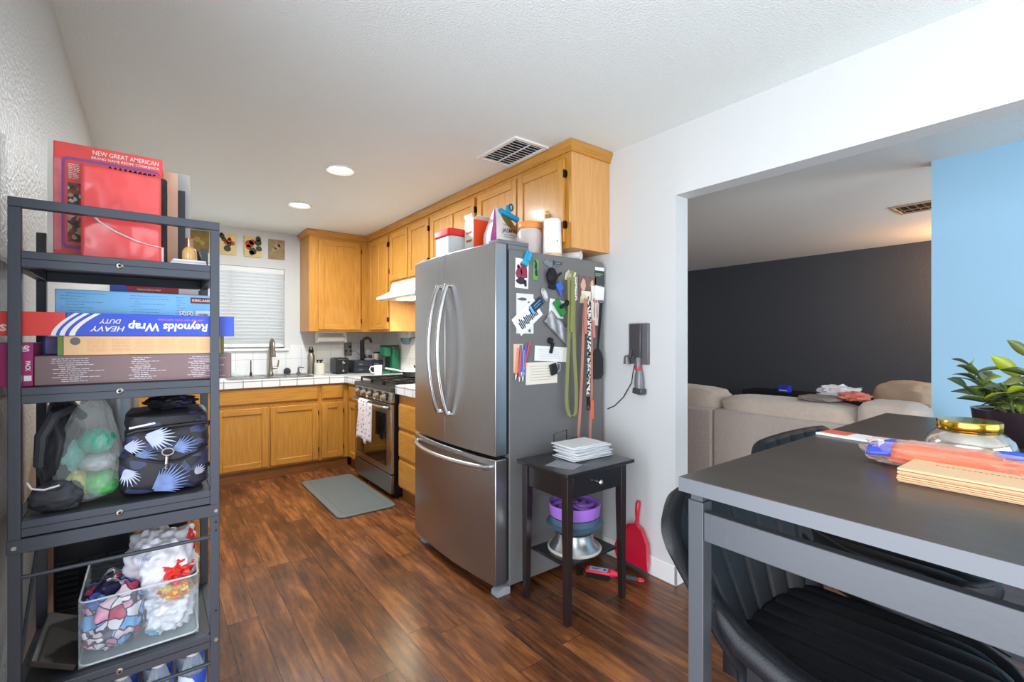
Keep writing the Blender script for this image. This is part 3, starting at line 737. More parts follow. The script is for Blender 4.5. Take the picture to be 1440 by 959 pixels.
for i in range(5):
    y = Y0+.12 + i*(Y1-Y0-.24)/4 + (.02 if i == 2 else 0)
    k = obj('knob', G().cyl((RX+.004, y, .83), (RX-.038, y, .82), .031, .027, 24).box(RX-.043, y-.005, .795, RX-.037, y+.005, .845), M_chrome, t, bev=.002)
    obj('bezel', G().cyl((RX+.008, y, .831), (RX-.004, y, .829), .037, .036, 24), M_black, k)
obj('cooktop', G().prism([(RX-.004, .876), (RX+.0, .912), (XR-.013, .912), (XR-.013, .9055), (RX+.03, .9055), (RX+.03, .876)], 'Y', Y0-.002, Y1+.002), mat('cooktop_dark_steel', (74, 76, 78), .35, .8), t, bev=.004)
for i in range(3):
    a = Y0+.03 + i*.275; b = a+.262; g = G(); z = .952
    for x in (RX+.06, RX+.22, RX+.33, RX+.44, RX+.6): g.box(x-.006, a, z-.012, x+.006, b, z)
    for y in (a+.004, (a+b)/2, b-.004): g.box(RX+.06, y-.006, z-.012, RX+.6, y+.006, z+.002)
    for x in (RX+.06, RX+.6):
        for y in (a+.006, b-.006): g.box(x-.007, y-.007, .912, x+.007, y+.007, z+.003)
    for x, y in ((RX+.17, (a+b)/2), (RX+.48, (a+b)/2)):
        for k in range(4):
            th = PI/4+PI/2*k; g.obox((x+.05*math.cos(th), y+.05*math.sin(th), z+.001), (.07, .009, .010), (0, 0, th))
    obj('burner_grate', g, mat('cast_iron', (24, 25, 27), .5, .3), t, bev=.002)
    g = G()
    for x in (RX+.17, RX+.48): g.lathe([(0, .018), (.03, .017), (.035, .011), (.045, .008), (.048, 0), (0, 0)], (x, (a+b)/2, .9125), 20)
    obj('burner_cap', g, M_rub, t)
# dish towel over the oven handle
def towel(u, v):
    y = 4.19 - .36*u
    sag = .006*math.sin(u*17)
    L = v*.74
    if L < .33: return (RX-.075-.004*math.sin(u*19+v*3)-.004*L, y+sag+.02*(v)*(u-.5), .764-(.33-(.33-L))*1.0)
    return None
g = G()
def tw(u, v):
    y = 4.185 - .215*u - .012*math.sin(v*5)
    return (RX-.078-.007*math.sin(u*14+v*2)-.006*v, y, .765-.335*v*(1-.06*math.sin(u*5)))
g.grid(tw, 26, 18)
def tw1(u, v):
    y = 4.185-.215*u; a = PI*v
    return (RX-.056+.0215*math.cos(PI-a)-.004*math.sin(u*14)*(1-v), y, .7645+.0175*math.sin(a) + (.0 if v < 1 else 0))
g.grid(tw1, 26, 8)
def tw2(u, v): return (RX-.031, 4.185-.215*u, .765-.2*v)
def tw3(u, v):
    y = 3.965-.10*u; return (RX-.078-.009*math.sin(u*9+1)-.003*v, y+.01*v, .765-.325*v)
g.grid(tw3, 12, 16)
M_towel = mat('towel_cotton', (236, 226, 226), .9, sheen=.2)
nt = M_towel.node_tree; b_ = nt.nodes['Principled BSDF']
tc = nt.nodes.new('ShaderNodeTexCoord'); vv = nt.nodes.new('ShaderNodeTexVoronoi'); vv.inputs['Scale'].default_value = 26; vv.inputs['Randomness'].default_value = .55
nt.links.new(tc.outputs['Object'], vv.inputs['Vector'])
lt = nt.nodes.new('ShaderNodeMath'); lt.operation = 'LESS_THAN'; lt.inputs[1].default_value = .27; nt.links.new(vv.outputs['Distance'], lt.inputs[0])
sp_ = nt.nodes.new('ShaderNodeSeparateColor'); nt.links.new(vv.outputs['Color'], sp_.inputs[0])
rp = nt.nodes.new('ShaderNodeValToRGB'); rp.color_ramp.interpolation = 'CONSTANT'; rp.color_ramp.elements[0].color = lin((196, 120, 132)); rp.color_ramp.elements[1].color = lin((160, 150, 172)); rp.color_ramp.elements[1].position = .5
nt.links.new(sp_.outputs[0], rp.inputs['Fac'])
mx_ = nt.nodes.new('ShaderNodeMix'); mx_.data_type = 'RGBA'; nt.links.new(lt.outputs[0], mx_.inputs[0]); mx_.inputs[6].default_value = lin((236, 226, 226)); nt.links.new(rp.outputs[0], mx_.inputs[7])
nt.links.new(mx_.outputs[2], b_.inputs['Base Color'])
obj('dish_towel', g, M_towel, label='white dish towel with small dotted flowers hanging over the oven handle', cat='towel', solid=.003)

# mat
t = obj('kitchen_mat', G().prism(rr(1.075, 3.47, 1.53, 4.565, .05), 'Z', .0, .014), mat('grey_foam_mat', (102, 108, 106), .55, bump=.25, bscale=260), bev=.012, seg=3, label='grey rectangular anti-fatigue mat on the floor before the stove', cat='mat')
g = G(); rim = rr(1.13, 3.525, 1.475, 4.51, .03); rim2 = rr(1.134, 3.529, 1.471, 4.506, .03)
A = [g.bm.verts.new((p[0], p[1], .0146)) for p in rim]; B = [g.bm.verts.new((p[0], p[1], .0146)) for p in rim2]
for k in range(len(rim)): g.bm.faces.new((A[k], A[(k+1) % len(rim)], B[(k+1) % len(rim)], B[k]))
obj('pressed_border', g, mat('grey_foam_groove', (78, 84, 83), .6), t)

# pictures over the window
def picture(cx, label, cols, bg, w=.156, h=.21):
    t = thing('wall_picture', label, 'picture', (cx, YB-.01, 2.155), group='small flower pictures over the window')
    obj('panel', G().box(cx-w/2, YB-.016, 2.155, cx+w/2, YB-.001, 2.155+h), bg, t, bev=.001)
    r = random.Random(int(cx*100))
    for nm, c, pts in cols:
        g = G()
        for (x, z, rx) in pts:
            P = [(cx+x+rx*(1+.25*r.random())*math.cos(2*PI*i/9), 2.155+z+rx*(1+.25*r.random())*math.sin(2*PI*i/9)) for i in range(9)]
            g.prism(P, 'Y', YB-.0172, YB-.0161)
        obj(nm, g, c, t)
Mr = mat('painted_red', (176, 62, 40), .6); Mg = mat('painted_green', (52, 66, 38), .6); My = mat('painted_cream', (214, 190, 130), .6, var=.12, vscale=14)
Mb = mat('painted_brown', (150, 128, 92), .6, var=.25, vscale=20); Mol = mat('painted_olive', (128, 104, 44), .6, var=.2, vscale=20)
picture(.37, 'small olive gold picture seen through the top of the metal rack', [('painted_shape', mat('painted_gold', (164, 138, 76), .6), [(-.02, .12, .025), (.02, .09, .02)])], Mol)
picture(.60, 'small cream picture of red flowers, nearest the right post of the metal rack', [('painted_leaves', Mg, [(-.045, .18, .022), (-.03, .15, .02), (.0, .06, .028), (.015, .1, .018), (-.05, .2, .012)]), ('painted_flowers', Mr, [(.015, .135, .024), (-.01, .12, .018), (.045, .115, .02), (.02, .16, .014)])], My)
picture(.826, 'small cream picture of a large red bloom with dark green at its right side', [('painted_leaves', Mg, [(.05, .15, .03), (.055, .09, .026), (.05, .19, .024), (.0, .06, .032), (-.01, .04, .022)]), ('painted_flowers', Mr, [(-.03, .13, .036), (-.005, .15, .026), (-.04, .095, .022)])], My)
picture(1.05, 'small faded brown picture nearest the oak cabinet', [('painted_shape', mat('painted_tan', (172, 146, 104), .6), [(0, .13, .03), (-.025, .1, .02), (.03, .15, .018)])], Mb, h=.205)
# ------------------------------------------------------------------ refrigerator
FY0, FY1 = 1.93, 2.845
M_fr = mat('dark_stainless_door', (172, 172, 174), .31, 1.0, bump=.04, bscale=18, stretch=(1, 30, 1), var=.04, vscale=5)
M_frs = mat('grey_steel_side', (118, 117, 116), .5, .25, bump=.25, bscale=260)
M_hand = mat('satin_handle', (205, 206, 206), .25, 1.0)
t = thing('refrigerator', 'tall dark stainless french door refrigerator with a bottom freezer', 'refrigerator', (1.75, 2.39, 0))
FR_ROOT = t
obj('case', G().box(1.462, FY0, .04, 2.17, FY1, 1.775), M_frs, t, bev=.004)
def front(y, x0=1.375, b=.034):
    u = (y-FY0)/(FY1-FY0)*2-1
    return x0 - b*(1-u*u)
def curved(ya, yb, z0, z1, xb=1.447):
    n = 14; P = []
    for i in range(n+1):
        y = ya+(yb-ya)*i/n; P.append((front(y), y))
    P = [(xb, ya)] + P + [(xb, yb)]
    return G().prism(P, 'Z', z0, z1)
ym = (FY0+FY1)/2
obj('door', curved(FY0+.002, ym-.002, .715, 1.80), M_fr, t, bev=.005, label='right french door')
obj('door', curved(ym+.002, FY1-.002, .715, 1.80), M_fr, t, bev=.005, label='left french door')
fz = obj('freezer_drawer', curved(FY0+.002, FY1-.002, .06, .698), M_fr, t, bev=.005)
obj('door_gasket', G().box(1.4475, FY0+.008, .07, 1.4615, FY1-.008, .695).box(1.4475, FY0+.008, .72, 1.4615, FY1-.008, 1.765), M_rub, t)
for ya_, yb_ in ((FY0+.01, FY0+.10), (FY1-.10, FY1-.01)):
    obj('hinge_cover', G().box(1.40, ya_, 1.8005, 1.60, yb_, 1.822).box(1.463, ya_, 1.7755, 1.60, yb_, 1.801), mat('hinge_grey', (110, 112, 115), .5), t, bev=.004)
    obj('foot_bracket', G().prism([(1.39, 0), (1.47, 0), (1.47, .036), (1.425, .042), (1.39, .024)], 'Y', ya_-.005, ya_+.05), mat('grey_plastic_light', (150, 154, 160), .5), t)
if False: obj('foot_bracket', G().prism([(1.39, 0), (1.47, 0), (1.47, .045), (1.425, .055), (1.385, .03)], 'Y', FY0+.005, FY0+.06).prism([(1.39, 0), (1.47, 0), (1.47, .045), (1.425, .055), (1.385, .03)], 'Y', FY1-.06, FY1-.005), mat('grey_plastic_light', (150, 154, 160), .5), t)
obj('base_grille', G().box(1.46, FY0+.07, .004, 1.50, FY1-.07, .04), M_rub, t)
obj('rollers', G().cyl((2.1, FY0+.03, .02), (2.1, FY0+.06, .02), .02).cyl((2.1, FY1-.06, .02), (2.1, FY1-.03, .02), .02), M_rub, t)
def vhandle(y, z0, z1):
    n = 16; pts = []
    x0 = front(y)
    for i in range(n+1):
        s = i/n; pts.append((x0-.018-.062*math.sin(PI*s)**.8, y, z0+(z1-z0)*s))
    pts = [(x0+.003, y, z0+.004)] + pts + [(x0+.003, y, z1-.004)]
    g = G(); g.tube(pts, .0135, 10); return g
obj('door_handle', vhandle(2.335, .885, 1.615), M_hand, t); obj('door_handle', vhandle(2.44, .885, 1.615), M_hand, t)
pts = []
for i in range(17):
    s = i/16; y = 1.985+(2.79-1.985)*s; pts.append((front(y)-.018-.045*math.sin(PI*s)**.8, y, .655))
pts = [(front(1.985)+.003, 1.988, .655)] + pts + [(front(2.79)+.003, 2.787, .655)]
obj('freezer_handle', G().tube(pts, .0145, 10), M_hand, fz)

# ---- things on top of it
t = thing('storage_container', 'clear plastic food container with a red lid on the refrigerator top', 'container', (1.53, 2.66, 1.803))
obj('tub', G().prism(rr(1.46, 2.54, 1.61, 2.735, .03), 'Z', 1.803, 1.955), film('milky_plastic', (225, 228, 230), .3, .3), t, bev=.006)
obj('lid', G().prism(rr(1.452, 2.531, 1.618, 2.742, .03), 'Z', 1.9555, 2.0), mat('red_plastic', (214, 40, 34), .35), t, bev=.006)
obj('clip', G().box(1.48, 2.7425, 1.95, 1.55, 2.766, 1.975), mat('orange_plastic', (240, 130, 30), .4), t, bev=.003)
obj('contents', G().prism(rr(1.467, 2.547, 1.603, 2.728, .025), 'Z', 1.8045, 1.93), mat('white_grain', (176, 178, 176), .9), t)
t = thing('cereal_box', 'open red-orange and white box standing behind the rice bag on the refrigerator', 'box', (1.62, 2.47, 1.777))
Mor = mat('red_orange_card', (226, 74, 30), .5); Mwc = mat('white_card', (228, 224, 216), .6)
obj('front_panel', G().box(1.56, 2.4205, 1.777, 1.68, 2.4225, 2.045), Mor, t)
obj('carton', G().box(1.558, 2.4228, 1.777, 1.682, 2.52, 2.04), Mwc, t)
obj('open_flap', G().obox((1.62, 2.405, 2.052), (.12, .045, .002), (math.radians(-20), 0, 0)), Mwc, t)
obj('open_flap', G().obox((1.555, 2.47, 2.06), (.002, .09, .04), (0, math.radians(-20), 0)), Mwc, t)
for z in (1.86, 1.91, 1.96): obj('side_print', G().box(1.5568, 2.44, z, 1.5578, 2.50, z+.014), mat('dull_red_ink', (180, 80, 60), .6), t)
# gusseted rice bag: box at the bottom, pinched to a slanting edge at the top
t = thing('rice_bag', 'white and purple rice bag printed JASMINE standing on the refrigerator', 'bag', (1.70, 2.31, 1.777))
Mbag = mat('white_bag_film', (226, 224, 224), .5, bump=.3, bscale=25)
BX0, BX1, BY0, BY1 = 1.615, 1.795, 2.245, 2.385
def bagw(fx, fy, v):
    """fx, fy in 0..1 across the bag's plan, v up"""
    h = .335 - .075*fx
    pin = max(0, (v-.45)/.55)**1.3
    y = BY0 + (BY1-BY0)*(fy*(1-pin) + .5*pin)
    bul = .008*math.sin(PI*min(1, v*1.2))*(1-pin)
    x = BX0 + (BX1-BX0)*fx + .030*pin*(1-fx) - .02*pin*fx
    x += (-bul if fx < .02 else 0); y += (-bul*math.sin(PI*fx) if fy < .02 else 0)
    return (x, y+.003*math.sin(fx*11+v*9)*pin, 1.7775+h*v)
def perim(u):
    u = (u % 1)*4
    return (u, 0) if u < 1 else (1, u-1) if u < 2 else (3-u, 1) if u < 3 else (0, 4-u)
obj('bag_body', G().grid(lambda u, v: bagw(*perim(u), v), 48, 18, closed_u=True), Mbag, t, ang=60)
obj('purple_stripe', G().grid(lambda u, v: (bagw(0, .02+.40*u+.05*math.sin(v*7)*u, v)[0]-.0016, bagw(0, .02+.40*u+.05*math.sin(v*7)*u, v)[1], bagw(0, 0, v)[2]), 5, 20), mat('magenta_ink', (150, 30, 120), .75), t)
def gold(u, v):
    fx = .20+.78*u; lo = .97-.42*u**.6; q = bagw(fx, 0, lo+(.985-lo)*v); return (q[0], q[1]-.0022, q[2])
obj('gold_corner', G().grid(gold, 12, 8), mat('gold_brown_ink', (140, 112, 30), .4, var=.3, vscale=30), t)
Mdp = mat('dark_purple_ink', (50, 30, 60), .5)
obj('print_jasmine', text_g('JASMINE', .024, (1.70, BY0-.012, 1.777+.178), (1, 0, 0), (0, .03, 1), w=.125, bold=.01), Mdp, t)
obj('print_variety', text_g('THAI HOM MALI', .013, (1.70, BY0-.012, 1.777+.210), (1, 0, 0), (0, .03, 1), w=.12), Mdp, t)
for z, x1 in ((.150, 1.75), (.137, 1.73)): obj('label_line', G().box(1.65, BY0-.0105, 1.777+z, x1, BY0-.010, 1.777+z+.003), mat('grey_ink', (90, 90, 96), .6), t)
t = thing('bag_clip', 'blue bulldog clip closing the top of the rice bag', 'clip', (1.74, 2.30, 2.03))
Mcb = mat('cyan_plastic', (20, 150, 200), .3)
obj('jaw', G().obox((1.735, 2.30, 2.068), (.15, .034, .030), (0, math.radians(15), 0)), Mcb, t, bev=.008, seg=3)
obj('lever', G().obox((1.72, 2.285, 2.10), (.035, .014, .045), (0, math.radians(12), 0)), Mcb, t, bev=.004)
obj('grip_ring', G().tube([(1.738+.015*math.cos(a), 2.28, 2.112+.019*math.sin(a)) for a in [2*PI*i/14 for i in range(15)]], .005, 8), mat('dark_blue_plastic', (30, 60, 90), .4), t)
# peach lidded jar
t = thing('plastic_jar', 'clear plastic jar with an orange lid between the rice bag and the white cylinder', 'jar', (1.74, 2.07, 1.777))
obj('jar_body', G().lathe([(0, 0), (.072, 0), (.076, .008), (.076, .15), (.066, .172), (.06, .178), (0, .178)], (1.765, 2.135, 1.777), 32), film('frosted_pink_film', (236, 222, 216), .35, .3), t)
obj('powder', G().lathe([(0, .002), (.07, .003), (.072, .08), (0, .085)], (1.765, 2.135, 1.777), 24), mat('white_powder', (228, 222, 220), .9), t)
obj('lid', G().lathe([(.066, .176), (.07, .18), (.072, .20), (.064, .215), (0, .216)], (1.765, 2.135, 1.777), 32), mat('peach_orange_plastic', (240, 150, 80), .35), t)
t = thing('air_freshener', 'plain white tapered cylinder standing on the refrigerator in front of the cabinet door', 'dispenser', (1.812, 1.985, 1.777))
obj('shell', G().lathe([(0, .002), (.054, .002), (.055, .02), (.050, .205), (.046, .213), (0, .214)], (1.815, 1.992, 1.777), 36), M_white, t)
obj('wood_base', G().lathe([(0, 0), (.056, 0), (.0565, .018), (.0552, .0185)], (1.815, 1.992, 1.777), 36), mat('pale_wood_ring', (214, 176, 140), .5), t)
obj('button', G().lathe([(0, 0), (.004, 0), (.004, .002), (0, .002)], (0, 0, 0), 12).xf(Matrix.Translation((1.803, 1.9385, 1.86)) @ Matrix.Rotation(PI/2, 4, 'X')), mat('grey_dot', (120, 120, 122), .5), t)
obj('paper_roll', G().cyl((2.02, 1.965, 1.806), (1.93, 2.2, 1.806), .026, n=24), M_paper, label='white tube lying on the refrigerator top under the cabinet end', cat='tube')

# ---- things stuck to the side facing the camera
SY = FY0 - .0008
def dots(name, cx, cz, pts, m, parent, y=SY-.0022):
    g = G(); r = random.Random(5)
    for x, z, rx, rz in pts:
        P = [(cx+x+rx*(.8+.4*r.random())*math.cos(2*PI*i/8), cz+z+rz*(.8+.4*r.random())*math.sin(2*PI*i/8)) for i in range(8)]
        g.prism(P, 'Y', y, y+.0006)
    return obj(name, g, m, parent)
Mmar = mat('maroon_ink', (140, 50, 70), .5); Mdk = mat('dark_ink', (46, 44, 52), .6); Mcream = mat('cream_paper', (232, 224, 208), .7)
Mnavy = mat('navy_ink', (44, 56, 86), .5); Mgr = mat('grey_ink', (90, 90, 96), .6); Mgreen = mat('green_plastic', (40, 130, 60), .4)
o = card('photo_print', 1.543, 1.655, .088, .155, .03, M_paper, SY, 'white photo of a family in dark red clothes, highest left on the refrigerator side', 'photo')
dots('printed_group', 1.543, 1.655, [(-.02, -.0, .02, .035), (.015, .01, .024, .038), (.0, .045, .012, .014), (-.025, .035, .010, .012)], Mmar, o); dots('printed_legs', 1.543, 1.655, [(-.01, -.04, .028, .02), (.022, -.05, .01, .02)], Mdk, o, SY-.0029)
o = obj('magnetic_clip', G().obox((1.567, SY-.012, 1.735), (.034, .018, .08), (0, math.radians(22), 0)).obox((1.575, SY-.024, 1.745), (.024, .006, .05), (0, math.radians(22), 0)), mat('sky_blue_plastic', (50, 160, 200), .3), bev=.006, seg=3, label='bright blue magnetic clip holding the dark red family photo', cat='clip')
t = thing('bookmark_magnet', 'green upright magnet strip with a dark figure, right of the family photo', 'magnet', (1.635, SY-.002, 1.63))
obj('strip', G().obox((1.636, SY-.002, 1.682), (.036, .003, .112), (0, math.radians(4), 0)), mat('leaf_green', (96, 160, 80), .5), t, bev=.001)
dots('printed_figure', 1.636, 1.682, [(0, .02, .009, .022), (.003, -.015, .010, .02), (-.004, .045, .006, .008)], Mdk, t, SY-.0042)
# scorpion like silver magnet
o = obj('shaped_magnet', G().prism([(1.69, 1.728), (1.703, 1.742), (1.72, 1.746), (1.735, 1.735), (1.752, 1.738), (1.758, 1.722), (1.748, 1.708), (1.73, 1.704), (1.716, 1.714), (1.703, 1.712)], 'Y', SY-.004, SY), mat('pewter', (150, 152, 156), .35, .8), bev=.001, label='irregular pewter coloured magnet near the top of the refrigerator side', cat='magnet')
o = obj('letter_magnet', G().obox((1.797, SY-.0018, 1.733), (.064, .0035, .028)), mat('pewter_dark', (88, 90, 96), .4, .6), label='small dark rectangular word magnet right of the pewter magnet', cat='magnet')
obj('raised_border', G().box(1.767, SY-.0045, 1.744, 1.827, SY-.0036, 1.7475).box(1.767, SY-.0045, 1.7185, 1.827, SY-.0036, 1.722).box(1.78, SY-.0045, 1.730, 1.815, SY-.0036, 1.736), mat('pewter', (150, 152, 156), .35, .8), o)
t = thing('key_bundle', 'black key fob bundle on a hook near the top middle of the refrigerator side', 'keys', (1.735, SY-.02, 1.6))
obj('fob', G().blob((1.735, SY-.022, 1.655), (.034, .018, .045), .25, 2, 1), M_rub, t); obj('strap', G().obox((1.745, SY-.012, 1.60), (.045, .012, .03), (0, .2, 0)).obox((1.79, SY-.014, 1.663), (.06, .006, .012), (0, math.radians(-35), 0)), M_rub, t, bev=.003)
obj('key_clip', G().tube([(1.73+.02*math.cos(a), SY-.03, 1.665+.018*math.sin(a)) for a in [2*PI*i/12 for i in range(13)]], .004, 6), mat('dark_steel', (60, 62, 66), .3, .9), t)
o = obj('magnetic_clip', G().obox((1.80, SY-.012, 1.602), (.042, .018, .052), (0, math.radians(-35), 0)).obox((1.81, SY-.012, 1.565), (.018, .010, .03), (0, math.radians(-25), 0)), mat('cobalt_plastic', (60, 100, 190), .3), bev=.005, seg=3, label='cobalt blue clip just left of the green leash', cat='clip')
t = thing('kitchen_timer', 'small silver oval timer magnet with a pale face', 'timer', (1.695, SY-.008, 1.51))
M = Matrix.Translation((1.695, SY-.006, 1.552)) @ Matrix.Rotation(math.radians(-25), 4, 'Y')
obj('case', G().prism([(.02*math.cos(a), .042*math.sin(a)) for a in [2*PI*i/20 for i in range(20)]], 'Y', -.006, .005).xf(M), mat('silver_plastic', (165, 166, 166), .35, .5), t, bev=.003)
obj('face', G().box(-.012, -.0075, -.022, .012, -.0062, .022).xf(M), mat('pale_face', (206, 208, 206), .5), t)
o = card('note_paper', 1.564, 1.445, .116, .21, .0, mat('speckled_paper', (226, 226, 224), .7, var=.04, vscale=60), SY, 'tall pale notepad sheet with a torn lower edge behind the tilted photo', 'paper')
dots('printed_marks', 1.564, 1.445, [(-.02, .075, .03, .008), (.03, -.09, .008, .01), (-.03, -.092, .008, .008), (.03, .06, .012, .006), (-.04, -.075, .004, .004)], Mgr, o)
o = card('photo_print', 1.578, 1.427, .19, .105, math.radians(-38), mat('white_photo', (238, 238, 240), .4), SY-.0035, 'tilted white photo card with a dark group picture on the left of the refrigerator side', 'photo')
g = G(); M = Matrix.Translation((1.578, SY-.0047, 1.427)) @ Matrix.Rotation(math.radians(-38), 4, 'Y')
r = random.Random(9)
for i in range(13):
    x = -.07+.011*i; g.box(x, 0, -.035+.012*r.random(), x+.008, .0005, .0+.03*r.random())
obj('printed_group', g.xf(M), Mnavy, o)
t = thing('card_magnet', 'navy and blue business card magnet on the upper right corner of the tilted photo', 'magnet', (1.63, SY-.006, 1.45))
M = Matrix.Translation((1.637, SY-.0065, 1.492)) @ Matrix.Rotation(math.radians(-38), 4, 'Y')
obj('card', G().box(-.05, -.001, -.024, .05, .001, .024).xf(M), mat('navy_card', (38, 50, 74), .4), t)
obj('pale_stripe', G().box(-.05, -.0018, -.024, -.034, -.0011, .024).box(-.02, -.0018, .005, .04, -.0011, .009).box(-.02, -.0018, -.008, .03, -.0011, -.005).xf(M), mat('light_blue_ink', (110, 180, 220), .4), t)
# green clip + foil pouch
o = card('note_paper', 1.79, 1.48, .11, .10, .1, M_paper, SY, 'white paper corner behind the green clip', 'paper')
t = thing('magnetic_clip', 'green clip with a black lever pinching the clear foil pouch', 'clip', (1.80, SY-.02, 1.45))
M = Matrix.Translation((1.80, SY-.014, 1.485)) @ Matrix.Rotation(math.radians(50), 4, 'Y')
obj('jaw', G().box(-.05, -.010, -.022, .05, .008, .022).xf(M), Mgreen, t, bev=.004)
obj('lever', G().obox((1.815, SY-.034, 1.50), (.016, .014, .06), (0, math.radians(60), 0)).tube([(1.835+.014*math.cos(a), SY-.036, 1.512+.014*math.sin(a)) for a in [2*PI*i/12 for i in range(13)]], .004, 6), M_rub, t, bev=.002)
M = Matrix.Translation((1.80, SY-.008, 1.37)) @ Matrix.Rotation(math.radians(38), 4, 'Y')
def pch(u, v): return M @ Vector(((-.11+.22*u), -.004-.004*math.sin(u*16+v*7), -.04+.08*v))
obj('foil_pouch', G().grid(pch, 20, 8), mat('crinkled_clear_foil', (170, 170, 172), .2, .4, bump=.6, bscale=60, alpha=.8), label='crumpled clear plastic pouch hanging at a slant under the green clip', cat='pouch', solid=.0012)
# pens in a pouch
t = thing('pen_caddy', 'magnetic holder full of coloured pens low on the left of the refrigerator side', 'pen holder', (1.525, SY-.01, 1.09))
obj('back_card', G().box(1.487, SY-.002, 1.135, 1.55, SY, 1.285), mat('peach_card', (232, 196, 168), .6), t)
for i, (x, dz, c, a) in enumerate(((1.505, 1.2, (230, 140, 90), .12), (1.52, 1.19, (200, 80, 120), .05), (1.53, 1.215, (70, 100, 190), -.02), (1.542, 1.19, (90, 150, 210), .05), (1.555, 1.21, (60, 110, 200), .1), (1.567, 1.235, (206, 70, 80), .3))):
    M = Matrix.Translation((x, SY-.010-.004*(i % 2), dz)) @ Matrix.Rotation(a, 4, 'Y')
    p = obj('pen', G().cyl((0, 0, -.075), (0, 0, .065), .0052, n=8).xf(M), mat('pen_%d_ink' % i, c, .35), t)
    obj('pen_tip', G().cyl((0, 0, -.1), (0, 0, -.0755), .002, .005, 8).xf(M), mat('pen_tip_white', (225, 225, 228), .4), p)
# bill notes
for nm, cx, cz, w, h, a, lb, yy in (('note_paper', 1.682, 1.127, .225, .118, -.0, 'cream printed slip, lower of the two papers beside the pens', SY), ('note_paper', 1.745, 1.229, .235, .082, .06, 'white printed slip with a tilted top edge above the cream slip', SY-.003)):
    o = card(nm, cx, cz, w, h, a, Mcream if cz < 1.2 else M_paper, yy, lb, 'paper')
    g = G(); lines_g(g, cx-w*.4, cx+w*.42, cz-h*.35, cz+h*.4, 6, yy-.0008, seed=int(cz*100), th=.14)
    obj('printed_lines', g, mat('faint_ink', (150, 152, 156), .6), o)
t = thing('magnetic_clip', 'small black bulldog clip on the top edge of the white slip', 'clip', (1.73, SY-.015, 1.26))
obj('jaw', G().obox((1.745, SY-.010, 1.262), (.018, .012, .06), (0, .3, 0)), M_rub, t, bev=.003)
obj('round_grip', G().cyl((1.735, SY-.005, 1.303), (1.735, SY-.02, 1.303), .018, .014, 16), M_rub, t)
t = thing('magnetic_clip', 'black rectangular clip with a wire loop on the cream slip', 'clip', (1.765, SY-.015, 1.12))
obj('jaw', G().obox((1.757, SY-.012, 1.145), (.048, .014, .062), (0, -.25, 0)), M_black, t, bev=.004)
obj('wire_loop', G().tube([(1.78, SY-.02, 1.175), (1.797, SY-.022, 1.172), (1.795, SY-.022, 1.14), (1.775, SY-.02, 1.125)], .0025, 6), M_chrome, t)
# photo strip, cards, calendar
o = card('photo_print', 2.035, 1.615, .15, .13, .03, mat('photo_brown', (118, 92, 84), .45, var=.3, vscale=30), SY, 'brown toned photo behind the coral leash', 'photo')
dots('printed_figures', 2.035, 1.615, [(-.035, .01, .02, .035), (.04, .015, .014, .035)], mat('skin_print', (212, 176, 156), .5), o)
o = card('note_paper', 2.025, 1.565, .085, .055, .03, Mcream, SY-.003, 'small cream card over the brown toned photo', 'paper')
o = card('greeting_card', 2.10, 1.51, .075, .235, .02, mat('card_white', (228, 224, 218), .6), SY-.003, 'long white card with slim pink drawing behind the black spatula handle', 'card')
dots('printed_drawing', 2.10, 1.49, [(-.008, -.01, .006, .05), (.014, -.01, .006, .05), (0, .05, .02, .018)], mat('dusty_pink_ink', (190, 140, 130), .5), o, SY-.0052)
o = card('note_paper', 2.135, 1.585, .08, .085, .1, M_paper, SY-.0055, 'small white tilted note above the spatula', 'paper')
o = card('calendar_magnet', 2.14, 1.688, .082, .105, 0, mat('dark_green_card', (62, 72, 70), .5), SY, 'dark green and white magnet in the upper right corner of the refrigerator side', 'magnet')
obj('white_header', G().box(2.10, SY-.0018, 1.722, 2.18, SY-.001, 1.742), M_paper, o); obj('white_lines', G().box(2.105, SY-.0018, 1.70, 2.17, SY-.001, 1.704).box(2.105, SY-.0018, 1.69, 2.15, SY-.001, 1.693), mat('pale_green_ink', (150, 190, 160), .6), o)
# leashes
def ribbon(g, pts, w, th=.0022, wdir=(1, 0, 0)):
    wv = Vector(wdir)*w/2; n = Vector((0, 1, 0))*th/2; rows = []
    for p in pts:
        p = Vector(p); rows.append([g.bm.verts.new(p-wv-n), g.bm.verts.new(p+wv-n), g.bm.verts.new(p+wv+n), g.bm.verts.new(p-wv+n)])
    for a, b in zip(rows, rows[1:]):
        for i in range(4): g.bm.faces.new((a[i], a[(i+1) % 4], b[(i+1) % 4], b[i]))
    g.bm.faces.new(rows[0][::-1]); g.bm.faces.new(rows[-1]); return g
Mlime = mat('olive_lime_webbing', (138, 141, 84), .8, bump=.5, bscale=300); Mcoral = mat('coral_webbing', (196, 130, 112), .8, bump=.5, bscale=300)
def hook(x, z, label):
    t = thing('wall_hook', label, 'hook', (x, SY-.01, z))
    obj('base_plate', G().prism([(x-.03, z-.02), (x+.03, z-.02), (x+.022, z+.02), (x, z+.04), (x-.022, z+.02)], 'Y', SY-.006, SY), mat('cream_hook', (222, 214, 186), .5), t, bev=.002)
    obj('prong', G().tube([(x, SY-.004, z+.005), (x, SY-.03, z-.002), (x, SY-.05, z+.0), (x, SY-.056, z+.018)], .006, 8), mat('cream_hook', (222, 214, 186), .5), t)
hook(1.88, 1.665, 'cream adhesive hook holding the lime green leash'); hook(2.0, 1.54, 'cream adhesive hook holding the coral leash and chain')
t = thing('dog_leash', 'long lime green webbing leash looped on the refrigerator side', 'leash', (1.875, SY-.03, .87))
g = G(); yy = SY-.034
